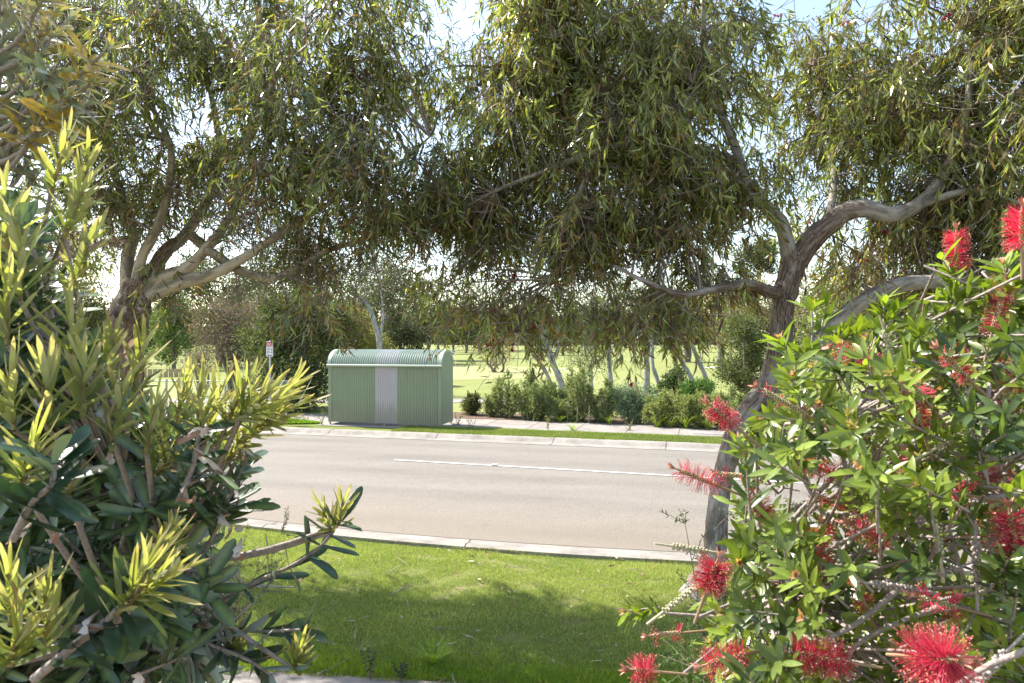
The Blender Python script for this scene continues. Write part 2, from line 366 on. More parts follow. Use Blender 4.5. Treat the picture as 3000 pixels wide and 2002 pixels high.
def disc(name, c, rx, ry, z, mat, n=40, wob=.08):
    mb = MB(); th = np.linspace(0, 2 * np.pi, n, endpoint=False); r = 1 + wob * np.sin(3 * th + 1) + wob * .6 * np.sin(5 * th)
    V = np.vstack([[c[0], c[1], z(c[1])], np.stack([c[0] + rx * r * np.cos(th), c[1] + ry * r * np.sin(th), z(c[1] + ry * r * np.sin(th))], 1)])
    mb.add(V, [[0, 1 + i, 1 + (i + 1) % n] for i in range(n)]); return tag(mb.build(name, mat), kind='structure')
fz = lambda y: -.02 + (np.asarray(y, float) - 32.2) / 97.8 * .37 + .012
disc('putting_green', (-5.5, 60, 0), 12.5, 13, fz, M['green'])
disc('sand_bunker', (21.2, 67, 0), 2.2, 2.3, lambda y: fz(y) + .008, M['sand'])
disc('sand_bunker', (3.9, 64, 0), 1.6, .5, lambda y: fz(y) + .012, M['sand'])
# joints in kerbs and path, centre line, reflector: painted/sawn thin sheets
mb = MB()
def quadline(mb, a, b, w, z):
    a = np.array(a); b = np.array(b); t = (b - a) / np.linalg.norm(b - a); s = np.array([-t[1], t[0]]) * w / 2
    mb.add([[*(a - s), z], [*(b - s), z], [*(b + s), z], [*(a + s), z]], [[0, 1, 2, 3]])
L15 = np.array([NY, -NX]); N15 = np.array([NX, NY])
for s in np.arange(-28, 30, 1.52):
    quadline(mb, N15 * 20.02 + L15 * s, N15 * 22.48 + L15 * s, .018, .010)
tag(mb.build('path_joints', M['joint'], smooth=False), kind='structure')
mb = MB()
def profile_joint(mb, pts, w):
    p = np.array(pts) + [0, 0, .003]; o = np.array([w / 2, 0, 0]); n = len(p)
    mb.add(np.vstack([p - o, p + o]), [(i, n + i, n + i + 1, i + 1) for i in range(n - 1)])
for X in (-9.2, -6.6, -3.62, -.62, 2.35, 5.3, 8.2):
    profile_joint(mb, [(X + .08 * o, float(near_line(X + .08 * o, o)), z) for o, z in ((0, .012), (.14, .012), (.19, .004), (.27, -.030), (.31, -.040), (.53, -.050))], .016)
for s_ in (-14.2, -10.9, -7.4, -3.95, -.9, 2.1, 5.1, 8.1):
    profile_joint(mb, [tuple(N15 * c + L15 * s_) + (z,) for c, z in ((18.07, -.098), (18.40, -.092), (18.44, -.085), (18.56, -.012), (18.62, .008), (18.78, .012))], .022)
tag(mb.build('kerb_joints', M['joint'], smooth=False), kind='structure')
strip('gutter_joint', XS, [(NL(.526), -.046), (NL(.546), -.046)], M['joint'])
mb = MB(); a0 = G(1155, 1349, -.08)[:2]; a1 = G(1998, 1397, -.08)[:2]; t = (a1 - a0) / np.linalg.norm(a1 - a0)
XL = np.linspace(0, 14, 30)
for i in range(29):
    quadline(mb, a0 + t * XL[i], a0 + t * XL[i + 1], .075, -.066)
tag(mb.build('lane_line', M['white'], smooth=False), kind='structure')

# ------------------------------------------------------------------ bus shelter
def shelter():
    a = R(13); ux = np.array([math.cos(a), -math.sin(a)]); uy = np.array([math.sin(a), math.cos(a)])
    c0 = np.array([-2.2, 21.3]) - ux * 3.85          # left front corner on the ground
    Lh, D, zb, ze, zr = 3.85, 1.12, .10, 1.93, 2.37
    W3 = lambda u, v, z: np.stack([c0[0] + ux[0] * u + uy[0] * v, c0[1] + ux[1] * u + uy[1] * v, z + 0 * u], -1)
    green = plain('shelter_green', (.225, .275, .175), .5, nscale=2.0, namp=.06, spec=.4)
    pale = plain('shelter_pale_panel', (.40, .375, .385), .5, nscale=2, namp=.05)
    roofm = plain('roof_green', (.33, .39, .31), .42, nscale=2, namp=.06); roofp = plain('roof_pale', (.41, .43, .40), .4)
    galv = plain('galvanised_post', (.34, .31, .28), .5, .4)
    for m_ in (green, pale):
        nt = m_.node_tree; b_ = nt.nodes["Principled BSDF"]; src = b_.inputs["Base Color"].links[0].from_socket; co_ = objco(nt); sx = N_(nt, "ShaderNodeSeparateXYZ"); nt.links.new(co_, sx.inputs[0])
        am = N_(nt, "ShaderNodeMath", operation='MULTIPLY_ADD'); nt.links.new(noise(nt, mapping(nt, co_, (3, 3, 1.2)), 1.5, 6), am.inputs[0]); am.inputs[1].default_value = -.9; nt.links.new(sx.outputs[2], am.inputs[2])
        nt.links.new(mix(nt, src, (.24, .21, .16), ramp(nt, am.outputs[0], [(.0, .55), (.02, .5), (.35, 0.0)])), b_.inputs["Base Color"])
    root = thing('bus_shelter', 'pale green corrugated metal shelter with whitish middle panel and barrel roof on the footpath', 'bus shelter', (*(c0 + ux * Lh / 2 + uy * D / 2), 0))
    mid0, mid1 = 1.63, 2.37; pitch = .076
    def corr(u0, u1, name, mat, v0, label=None):
        n = int((u1 - u0) / pitch * 8); u = np.linspace(u0, u1, n); w = v0 + .013 * np.cos(2 * np.pi * u / pitch)
        lo = W3(u, w, np.full(n, zb)); hi = W3(u, w, np.full(n, ze)); mb = MB()
        mb.add(np.vstack([lo, hi]), [(i, i + 1, n + i + 1, n + i) for i in range(n - 1)])
        o = mb.build(name, mat, root); 
        if label: o["label"] = label
    corr(.10, mid0, 'wall_panel', green, 0.0); corr(mid0, mid1, 'wall_panel', pale, -.004, 'whitish middle wall panel'); corr(mid1, Lh - .10, 'wall_panel', green, 0.0)
    def bx(u, v, z, su, sv, sz, name, mat):
        mb = MB(); p = W3(np.array([float(u)]), np.array([float(v)]), np.array([float(z)]))[0]
        mb.box(p, (su, sv, sz), rz=-a); return mb.build(name, mat, root, smooth=False)
    for u in (.05, Lh - .05): bx(u, -.002, (zb + ze) / 2 , .11, .04, ze - zb, 'corner_trim', green)
    for u in (.04, Lh / 2, Lh - .04):
        for v in (.03, D - .03):
            if v > .1 and u == Lh / 2: continue
            bx(u, v, (zb if v < .1 else ze) / 2, .045, .045, (zb if v < .1 else ze), 'post', galv)
    # arched end walls (thin solid plates)
    th = np.linspace(np.pi, 0, 25)
    for u0 in (.0, Lh):
        v = np.concatenate([[0], D / 2 + D / 2 * np.cos(th), [D]]); z = np.concatenate([[zb], ze + (zr - ze) * np.sin(th), [zb]]); n = len(v); mb = MB()
        aa = W3(np.full(n, u0 - .015), v, z); bb = W3(np.full(n, u0 + .015), v, z)
        ca, cb = aa.mean(0), bb.mean(0); V = np.vstack([aa, bb, [ca], [cb]])
        F = [(2 * n, (i + 1) % n, i) for i in range(n)] + [(2 * n + 1, n + i, n + (i + 1) % n) for i in range(n)]
        mb.add(V, F); mb.add(np.vstack([aa, bb]), [(i, (i + 1) % n, n + (i + 1) % n, n + i) for i in range(n)])
        mb.build('end_wall', green, root, smooth=False)
    # barrel roof, corrugations running over the arch
    def roof(u0, u1, mat, label=None):
        n = int((u1 - u0) / pitch * 8) ; u = np.linspace(u0, u1, n); th = np.linspace(np.pi * 1.0, 0, 28); rows = []
        w = .022 * np.cos(2 * np.pi * u / pitch)
        for t in th:
            rows.append(W3(u, D / 2 + (D / 2 + .045 + w) * math.cos(t), ze + .02 + (zr - ze + .03 + w) * math.sin(t)))
        mb = MB(); mb.add(np.vstack(rows), [(r * n + i, r * n + i + 1, (r + 1) * n + i + 1, (r + 1) * n + i) for r in range(27) for i in range(n - 1)])
        o = mb.build('roof', mat, root)
        if label: o["label"] = label
    roof(.09, mid0, roofm); roof(mid0, mid1, roofp, 'whitish middle strip of the roof'); roof(mid1, Lh - .09, roofm)
    for u0 in (-.02, Lh - .10):                      # flat rims at both ends
        mb = MB(); rows = []
        for t in np.linspace(np.pi, 0, 28):
            for (uu, rr) in ((u0, .075), (u0 + .12, .075), (u0 + .12, .0), (u0, .0)):
                rows.append(W3(np.array([uu]), np.array([D / 2 + (D / 2 + rr) * math.cos(t)]), np.array([ze + (zr - ze + rr) * math.sin(t)]))[0])
        mb.add(np.array(rows), [(r * 4 + k, r * 4 + (k + 1) % 4, r * 4 + 4 + (k + 1) % 4, r * 4 + 4 + k) for r in range(27) for k in range(4)])
        mb.build('roof_rim', roofm, root, smooth=False)
    mb = MB(); c = W3(np.linspace(-.03, Lh + .03, 2), np.full(2, -.07), np.full(2, ze + .0)); mb.tube(c, .042, 10); mb.build('gutter', roofm, root)
    mb = MB(); c = W3(np.linspace(.05, Lh - .05, 2), np.full(2, .035), np.full(2, ze - .9)); mb.tube(c, .022, 6); mb.build('wall_rail', galv, root)
    mb = MB()
    for u in np.arange(.14, Lh - .12, pitch * 2):
        for z in (1.02,): p = W3(np.array([u]), np.array([-.012]), np.array([z]))[0]; mb.sphere(p, .006, seg=6)
    tag(mb.build('screws', galv, root), kind='stuff')
    mb = MB(); c = W3(np.array([Lh / 2]), np.array([.55]), np.array([.0]))[0]
    bx(Lh / 2, .45, .45, 2.6, .34, .05, 'seat', galv)
    tag(MB().box((c[0], c[1], .009), (Lh + .5, D + .7, .014), rz=-a).build('shelter_slab', M['concrete2'], smooth=False), kind='structure')
shelter()

# ------------------------------------------------------------------ bus stop sign
def textmesh(txt, size, name, mat, parent, loc, align='CENTER'):
    cu = bpy.data.curves.new(name, 'FONT'); cu.body = txt; cu.size = size; cu.align_x = align; cu.extrude = .0008
    cu.offset = size * .015
    to = bpy.data.objects.new(name, cu); me = bpy.data.meshes.new_from_object(to); bpy.data.objects.remove(to)
    o = bpy.data.objects.new(name, me); COL.objects.link(o); me.materials.clear(); me.materials.append(mat)
    o.parent = parent; o.location = loc; o.rotation_euler = (R(90), 0, 0); return o
def sign():
    d = 22.3; x0 = (791 - 1500) / 2000 * d; root = thing('bus_zone_sign', 'white and red bus zone sign on a thin grey pole left of the shelter', 'road sign', (x0, d, 0))
    galv = plain('sign_pole_metal', (.42, .42, .43), .45, .5); wh = plain('sign_white', (.75, .75, .78), .4); rd = plain('sign_red', (.55, .03, .03), .4); bk = plain('sign_black', (.03, .03, .03), .5)
    mb = MB(); mb.tube(np.array([[x0, d, 0], [x0, d, 2.74]]), .03, 10); mb.build('pole', galv, root)
    def rr(w, h, r, y, zc, name, mat, t=.003, par=root):
        pts = []
        for cx, cz, a0 in ((w / 2 - r, h / 2 - r, 0), (-w / 2 + r, h / 2 - r, 90), (-w / 2 + r, -h / 2 + r, 180), (w / 2 - r, -h / 2 + r, 270)):
            for q in np.linspace(0, 90, 6): pts.append((cx + r * math.cos(R(a0 + q)), cz + r * math.sin(R(a0 + q))))
        n = len(pts); V = [[x0 + p[0], y, zc + p[1]] for p in pts] + [[x0 + p[0], y + t, zc + p[1]] for p in pts] + [[x0, y, zc], [x0, y + t, zc]]
        mb = MB(); mb.add(V, [(2 * n, i, (i + 1) % n) for i in range(n)] + [(2 * n + 1, n + (i + 1) % n, n + i) for i in range(n)])
        mb.add(V[:2 * n], [(i, n + i, n + (i + 1) % n, (i + 1) % n) for i in range(n)]); return mb.build(name, mat, par, smooth=False)
    pl = rr(.225, .50, .025, d - .038, 2.46, 'sign_plate', wh)
    sub(rr(.20, .17, .012, d - .042, 2.60, 'red_panel', rd), pl)
    for t, s, z in (("BUS", .085, .125), ("ZONE", .078, .055)): sub(textmesh(t, s, 'lettering', wh, root, (0, -.046, 2.505 + z - .06 - .0 + .02)), pl)
    for t, s, z, xx in (("7", .085, 2.41, -.06), ("30", .045, 2.44, -.018), ("- 9", .085, 2.41, .045), ("3", .085, 2.32, -.06), ("30", .045, 2.35, -.018), ("- 4", .085, 2.32, .045)):
        sub(textmesh(t, s, 'times', bk, root, (xx, -.046, z)), pl)
    mb = MB(); mb.add([[x0 - .08, d - .043, 2.245], [x0 - .03, d - .043, 2.275], [x0 - .03, d - .043, 2.215], [x0 + .08, d - .043, 2.245], [x0 + .03, d - .043, 2.275], [x0 + .03, d - .043, 2.215]], [[0, 2, 1], [3, 4, 5]])
    mb.box((x0, d - .0445, 2.245), (.07, .001, .016)); sub(mb.build('arrow', bk, root, smooth=False), pl)
    # timetable case on the same pole
    tc = plain('timetable_face', (.12, .15, .15), .3, nscale=25, namp=.5)
    mb = MB(); cx = x0 + .31; z = 1.23
    for (dx, dz, sx, sz) in ((0, .19, .56, .03), (0, -.19, .56, .03), (-.265, 0, .03, .35), (.265, 0, .03, .35)): mb.box((cx + dx, d - .02, z + dz + dx * .15), (sx, .04, sz))
    fr = mb.build('timetable_frame', galv, root, smooth=False); mb = MB(); mb.box((cx, d - .008, z), (.51, .012, .355)); sub(mb.build('timetable_panel', tc, root, smooth=False), fr)
    return galv
galv = sign()
# short grey handrail left of the pole
d = 24.3; r0 = thing('hand_rail', 'low grey metal rail between two posts beside the bus sign', 'railing', ((760 - 1500) / 2000 * d, d, 0)); x1 = (760 - 1500) / 2000 * d
for x in (x1, x1 + .95): MB().tube([[x, d, 0], [x, d, .92]], .035, 8).build('post', galv, r0)
MB().tube([[x1 - .1, d, .9], [x1 + 1.05, d, .93]], .022, 8).build('rail', galv, r0)
# chain mesh fence at the golf course, far left
fy = 27.8; fr = thing('wire_fence', 'low wire mesh fence with grey posts along the golf course at far left', 'fence', ((660 - 1500) / 2000 * fy, fy, 0))
xe = (660 - 1500) / 2000 * fy
for k in range(7): MB().tube([[xe - 2.4 * k, fy, 0], [xe - 2.4 * k, fy, 1.17]], .04, 8).build('post', galv, fr)
MB().tube([[xe - 15, fy, 1.10], [xe, fy, 1.10]], .016, 6).build('top_rail', galv, fr)
mb = MB(); xs = np.arange(xe - 15, xe, .06); p0 = np.stack([xs, 0 * xs + fy, 0 * xs + .03], 1); p2 = p0 + [0, 0, 1.07]; twigs(mb, p0, (p0 + p2) / 2, p2, .0022, .0022, (1, 1, 1), 1)
zs = np.arange(.05, 1.1, .06); p0 = np.stack([0 * zs + xe - 15, 0 * zs + fy, zs], 1); p2 = p0 + [15, 0, 0]; twigs(mb, p0, (p0 + p2) / 2, p2, .0022, .0022, (1, 1, 1), 1)
mb.build('wire_mesh', galv, fr)
# low timber edging far left
wood = plain('tan_timber', (.40, .30, .19), .8, nscale=12, namp=.2)
te = thing('timber_wall', 'short tan timber plank wall on the grass at far left', 'timber wall', ((440 - 1500) / 2000 * 50, 50, 0))
mb = MB()
for k in range(11): mb.box(((440 - 1500) / 2000 * 50 - 1.6 + k * .33, 50 + k * .12, .33), (.30, .05, .66), rz=R(20))
mb.build('planks', wood, te, smooth=False)
# golf flag
x0 = (1335 - 1500) / 2000 * 56; fl = thing('golf_flag', 'black and white golf flag on a thin pole on the green', 'golf flag', (x0, 56, .08))
MB().tube([[x0, 56, .08], [x0, 56, 2.1]], .014, 6).build('pole', plain('pole_white', (.7, .7, .6), .5), fl)
mb = MB(); bw = [plain('flag_white', (.75, .75, .75), .8), plain('flag_black', (.02, .02, .02), .8)]
for i in range(3):
    for j in range(3): 
        a, b, c, e = x0 - .05 - .11 * i, x0 - .05 - .11 * (i + 1), 2.08 - .12 * j - .06 * i, 2.08 - .12 * (j + 1) - .06 * i
        mb.add([[a, 56 + .03 * i, c], [b, 56.03 + .03 * i, c - .06], [b, 56.03 + .03 * i, e - .06], [a, 56 + .03 * i, e]], [[0, 1, 2, 3]], mat=(i + j) % 2)
mb.build('flag', bw, fl, smooth=False)
# reflector on the lane line
mb = MB(); p = G(1450, 1364, -.07); mb.box((p[0], p[1] , -.05), (.11, .10, .03), rz=-A15); o = mb.build('road_reflector', M['white'], smooth=False)
tag(o, 'small square white road reflector on the centre line', 'reflector')
# service pit lid on the path
p = G(2080, 1273); o = MB().box((p[0] + .2, p[1] + .25, .012), (1.2, .75, .012), rz=-A15).build('pit_lid', concrete('pit_lid_grey', (.27, .25, .24)), smooth=False); tag(o, 'grey rectangular service pit lid set in the far footpath', 'pit lid')

# ------------------------------------------------------------------ background trees and shrubs
def bgtree(name, label, cat, base, H, Wd, col, n, leaf=.16, trunk=.18, lobes=9, crown0=.3, barkm='farbark', group=None, aspect=2.2, lean=(0, 0), flat=1.0, colvar=.3, tip=None, dens=1.0, ntr=1, droop=0.0, round_=False):
    base = np.array(base, float); r = np.random.default_rng(int(abs(base[0] * 131 + base[1] * 17 + H * 7)) + 3)
    root = thing(name, label, cat, base, group); tmb = MB(); cmb = MB()
    ctrs = []
    for i in range(lobes):
        a = i * 2.4 + r.random(); q = math.sqrt((i + .5) / lobes); hz = crown0 + (1 - crown0) * (r.random() * .85 + .08)
        prof = math.sin(min(1, max(.0, (hz - crown0) / (1 - crown0))) * np.pi * .85 + .35) if not round_ else 1
        rad = Wd / 2 * q * (.35 + .65 * prof) * .72
        ctrs.append((base + [lean[0] * hz + math.cos(a) * rad, lean[1] * hz + math.sin(a) * rad * .8, H * hz * .93], Wd * (.18 + .12 * r.random()) * flat))
    for k in range(ntr):
        off = np.array([(k - (ntr - 1) / 2) * trunk * 2.2, 0, 0]); fork = base + off * 2.2 + [lean[0] * crown0, lean[1] * crown0, H * max(crown0, .15)]
        tmb.tube(spline([base + off - [0, 0, .05], (base + off) * .5 + fork * .5 + [r.normal() * trunk, 0, 0], fork], 8), np.linspace(trunk, trunk * .7, 8), 8, seed=k, rough=.12, col=(.3, 0, 0))
        for (c, s) in ctrs[k::ntr]:
            m = (fork + c) / 2 + r.normal(size=3) * s * .3
            tmb.tube(spline([fork, m, c], 7), np.linspace(trunk * .5, trunk * .07, 7), 5, seed=3, col=(.2, 0, 0), cap=False)
            for _ in range(4):
                e = c + r.normal(size=3) * s * .6; st = m * .4 + c * .6
                tmb.tube(np.array([st, (st + e) / 2 + r.normal(size=3) * s * .12, e]), [trunk * .12, trunk * .07, trunk * .03], 4, cap=False)
    tmb.build('trunk', M[barkm], root)
    per = n // lobes
    for (c, s) in ctrs:
        # sub-clumps inside the lobe
        k = 14; sc = nrm(r.normal(size=(k, 3))) * (r.random((k, 1)) ** .4) * s * [1, 1, .8]; w = r.integers(0, k, per)
        pos = c + sc[w] + r.normal(size=(per, 3)) * s * .22; pos[:, 2] = np.maximum(pos[:, 2], base[2] + .05)
        out = nrm(pos - c + r.normal(size=(per, 3)) * s * .5); D = nrm(out + r.normal(size=(per, 3)) * .6 + [0, 0, .2 - droop])
        cc = np.array(col)[None] * (1 + colvar * r.normal(size=(per, 1)) * .5) * (1 + colvar * (r.random((k, 1))[w] - .5)) * (1 + .15 * r.normal(size=(per, 3)))
        if tip is not None: mk = (r.random(per) < .25)[:, None]; cc = np.where(mk, np.array(tip)[None], cc)
        sz = leaf * (.6 + .8 * r.random(per))
        leaves(cmb, pos, D, nrm(r.normal(size=(per, 3)) + out * .6 + [0, 0, .4]), sz, sz / aspect, np.clip(cc, .005, 1), [(0, 0), (.5, 1), (1, 0)])
    cmb.build('crown', M['bgleaf'], root)
    return root

def Bp(px, d): return ((px - 1500) / 2000 * d, d, 0)
def Ht(ytop, d): return CAMH + (1001 - ytop) / 2000 * d
T = 'tree'
OL = (.115, .125, .062); DG = (.045, .062, .028); MG = (.09, .12, .04); YG = (.24, .23, .08); BR = (.19, .15, .13)
bgtree('tea_tree', 'brownish purple half-dead tea tree left of the bus sign', T, Bp(690, 36), Ht(835, 36), 4.8, BR, 26000, .135, .13, 12, .3, aspect=3.5, tip=(.10, .11, .06), ntr=3)
bgtree('small_tree', 'brown twiggy small tree with several stems beside the wire fence', T, Bp(590, 34), Ht(960, 34), 2.6, (.15, .13, .09), 2600, .11, .07, 8, .4, aspect=3.5, ntr=3)
bgtree('leafy_tree', 'bright green leafy tree beyond the wire fence, left of the brown tree', T, Bp(510, 62), Ht(865, 62), 5.2, (.13, .19, .06), 11000, .24, .2, 9, .15)
bgtree('dark_tree', 'dense dark green tree just left of the shelter', T, Bp(890, 27), Ht(850, 27), 3.9, (.075, .095, .04), 24000, .135, .14, 13, .08, lean=(-.3, 0), aspect=2.5, ntr=2, tip=(.15, .18, .07))
bgtree('dark_tree', 'dark bushy tree between the bus sign and the shelter', T, Bp(815, 28), Ht(900, 28), 3.0, (.08, .105, .04), 11000, .13, .1, 9, .08, aspect=2.5, tip=(.17, .19, .07))
bgtree('pine_tree', 'olive spreading pine rising behind the brown tea tree', T, Bp(640, 70), Ht(740, 70), 14, OL, 12000, .3, .35, 12, .45, flat=.8)
bgtree('pine_tree', 'tall olive tree with a rounded top behind the dark tree', T, Bp(870, 66), Ht(720, 66), 13, (.10, .125, .06), 12000, .3, .3, 12, .4)
bgtree('yellow_tree', 'yellow-green shrubby tree behind the shelter roof', T, Bp(1030, 52), Ht(890, 52), 5.5, YG, 13000, .22, .15, 9, .12)
bgtree('olive_tree', 'dull olive tree behind the left end of the shelter', T, Bp(965, 48), Ht(890, 48), 4.4, (.13, .125, .06), 11000, .2, .15, 9, .12)
bgtree('bushy_tree', 'dark green layered bushy tree behind the right half of the shelter', T, Bp(1180, 42), Ht(865, 42), 3.0, (.04, .062, .025), 8000, .15, .16, 10, .22, aspect=2.2, tip=(.11, .085, .06))
bgtree('gum_tree', 'large pale olive gum tree behind the dark bushy tree', T, Bp(1245, 90), Ht(815, 90), 9.5, (.15, .15, .085), 9000, .32, .25, 12, .32)
bgtree('pine_tree', 'tall olive tree rising behind the white forked trunk', T, Bp(1110, 78), Ht(730, 78), 12, (.12, .13, .07), 11000, .32, .3, 12, .35)
bgtree('pine_tree', 'tall pale tree behind the drooping fringe over the fairway', T, Bp(1370, 175), Ht(830, 175), 22, (.12, .13, .075), 9000, .55, .4, 13, .3)
k = 0
for px, d, yt, w, lab in ((1290, 128, 905, 7, 'first grey-green tree past the shelter roof on the far fairway'), (1330, 150, 930, 7, 'far fairway tree just above the golf flag'), (1365, 138, 900, 9, 'wide olive tree on the far fairway right of the golf flag'), (1405, 150, 930, 8, 'round far tree above the light green fairway strip'), (1445, 160, 915, 9, 'far olive tree behind the pink gum flowers'), (1500, 150, 930, 8, 'far tree left of the leaning white trunks')):
    bgtree('fairway_tree', lab, T, (Bp(px, d)[0], d, .35), Ht(yt, d), w, (.12 + .02 * (k % 2), .13, .07), 4200, .5, .28, 9, .35, group='trees along the far fairway'); k += 1
bgtree('thorny_shrub', 'pinkish brown leafless shrub left of the leaning white trunks', 'shrub', Bp(1455, 58), Ht(945, 58), 4.6, (.25, .20, .15), 5000, .14, .12, 10, .15, aspect=6, ntr=3)
bgtree('cypress', 'dark blue-green conical cypress in the distance between the white trunks', T, (Bp(1650, 118)[0], 118, .3), Ht(850, 118), 7.5, (.035, .055, .045), 6000, .3, .3, 12, .05)
for px, d, yt, w, c, lab in ((1560, 170, 890, 11, (.12, .13, .08), 'hazy far tree left of the cypress'), (1720, 190, 860, 13, (.10, .11, .06), 'far tree right of the cypress'), (1800, 230, 900, 14, (.12, .13, .07), 'far round tree behind the straight white trunk'),
    (1880, 210, 870, 12, (.11, .12, .07), 'distant olive tree seen between the paired white trunks'), (1950, 150, 850, 9, (.06, .07, .04), 'dark distant tree right of the paired white trunks'), (1600, 300, 965, 16, (.12, .13, .08), 'most distant grey-green tree at the end of the fairway'), (1840, 320, 970, 20, (.11, .12, .08), 'far low tree at the fairway end by the pale roof')):
    bgtree('distant_tree', lab, T, (Bp(px, d)[0], d, .6), Ht(yt, d), w, c, 4000, .7, .3, 9, .12, group='trees at the end of the fairway')
for i, px in enumerate(range(1500, 2100, 75)):
    d = 300; bgtree('boundary_hedge', 'low dark hedge clump along the far end of the fairway', 'hedge', (Bp(px, d)[0], d + (i % 3) * 8, .8), 5.5 + (i % 3), 14, (.06, .075, .04), 1200, .7, .2, 7, .0, group='hedge clumps at the fairway end')
bgtree('dark_trunk_tree', 'dark tree with thick brown trunk on the right of the fairway', T, Bp(2010, 84), Ht(840, 84), 7.5, (.07, .075, .035), 7000, .28, .55, 10, .3)
bgtree('autumn_gum', 'yellowish brown gum with a straight grey trunk at the right of the fairway', T, Bp(2105, 79), Ht(820, 79), 9, (.23, .19, .09), 9000, .26, .45, 12, .33, tip=(.16, .17, .07))
bgtree('autumn_gum', 'pale yellow-olive gum crown seen left of the grey trunk fork', T, Bp(2180, 62), Ht(800, 62), 7, (.21, .19, .09), 9000, .22, .22, 11, .3, barkm='paper')
bgtree('umbrella_pine', 'umbrella-topped pine rising left of the grey gum trunk', T, Bp(2225, 70), Ht(690, 70), 6.5, (.10, .11, .05), 8000, .26, .28, 9, .72, flat=.7)
bgtree('pale_gum', 'pale yellow-olive gum with white limbs behind the trunk fork', T, Bp(2420, 52), Ht(775, 52), 9, (.20, .19, .10), 12000, .2, .2, 12, .25, barkm='paper', ntr=3)
bgtree('bushy_shrub', 'tall dark green bushy shrub beside the curved gum trunk', 'shrub', Bp(2185, 30.5), Ht(925, 30.5), 2.7, (.065, .085, .032), 11000, .11, .1, 12, .03, tip=(.15, .17, .06))
bgtree('bushy_shrub', 'green bushy tree beside the top of the dark shrub', T, Bp(2165, 38), Ht(900, 38), 3.2, (.10, .13, .045), 6000, .14, .1, 9, .1, tip=(.18, .2, .08))
for px, d, yt, w, c, lab in ((2560, 55, 830, 8, (.12, .12, .06), 'olive tree behind the bottlebrush top'), (2720, 60, 790, 10, (.10, .11, .05), 'dark olive tree behind the lower right gum limb'), (2880, 55, 800, 9, (.09, .10, .05), 'dark tree beyond the right edge foliage'), (3000, 60, 770, 10, (.11, .12, .06), 'olive tree at the right edge'),
    (330, 80, 880, 12, (.10, .12, .05), 'olive tree behind the left gum trunk'), (200, 70, 850, 12, (.09, .10, .045), 'brown-green tree behind the left bush'), (40, 75, 830, 14, (.08, .10, .04), 'dark tree at the far left edge'), (430, 120, 915, 13, (.09, .11, .06), 'distant grey-green tree left of the small bright green tree')):
    bgtree('backdrop_tree', lab, T, Bp(px, d), Ht(yt, d), w, tuple(x * .8 for x in c), 12000, .3, .25, 11, .15, group='trees behind the golf course edge')
bgtree('understory_shrub', 'low green shrub at the foot of the right backdrop trees', 'shrub', Bp(2380, 34), Ht(985, 34), 5, (.09, .13, .05), 7000, .13, .08, 10, .0)
mb = MB(); n = 52000; r_ = np.random.default_rng(4); X = r_.uniform(-330, 330, n); top = 15 + 5 * np.sin(X * .051) + 3 * np.sin(X * .13 + 1) + 2.2 * np.sin(X * .37); Z = .5 + top * r_.random(n) ** .8; Y = 372 + 14 * np.sin(X * .07) + r_.normal(size=n) * 7 - 4 * np.sin(Z * .9 + X * .4)
cc = np.array([[.085, .095, .05]]) * (1 + .35 * np.sin(X * .21)[:, None]) * (1 + .25 * r_.normal(size=(n, 1))); leaves(mb, np.stack([X, Y, Z], 1), r_.normal(size=(n, 3)), r_.normal(size=(n, 3)), 2.6, 1.5, np.clip(cc, .01, 1), [(0, 0), (.5, 1), (1, 0)])
tag(mb.build('far_wood', M['bgleaf']), 'continuous grey-green wood closing the far end of the golf course', 'wood', kind='stuff')
# a pale low roof far away
mb = MB(); x = Bp(1832, 290)[0]; rh = thing('clubhouse', 'tiny pale roofed building at the far end of the fairway', 'building', (x, 290, .9))
MB().box((x, 290, 2.4), (12, 6, 3.0)).build('wall', plain('club_wall', (.5, .48, .45), .8), rh, smooth=False)
mb.add([[x - 7, 286.5, 3.9], [x + 7, 286.5, 3.9], [x + 7, 293.5, 3.9], [x - 7, 293.5, 3.9], [x - 4, 290, 6.0], [x + 4, 290, 6.0]], [[0, 1, 5, 4], [2, 3, 4, 5]]); mb.add([[x - 7, 286.5, 3.9], [x - 7, 293.5, 3.9], [x - 4, 290, 6.0], [x + 7, 286.5, 3.9], [x + 7, 293.5, 3.9], [x + 4, 290, 6.0]], [[0, 2, 1], [3, 4, 5]])
mb.build('roof', plain('club_roof', (.6, .6, .62), .6), rh, smooth=False)

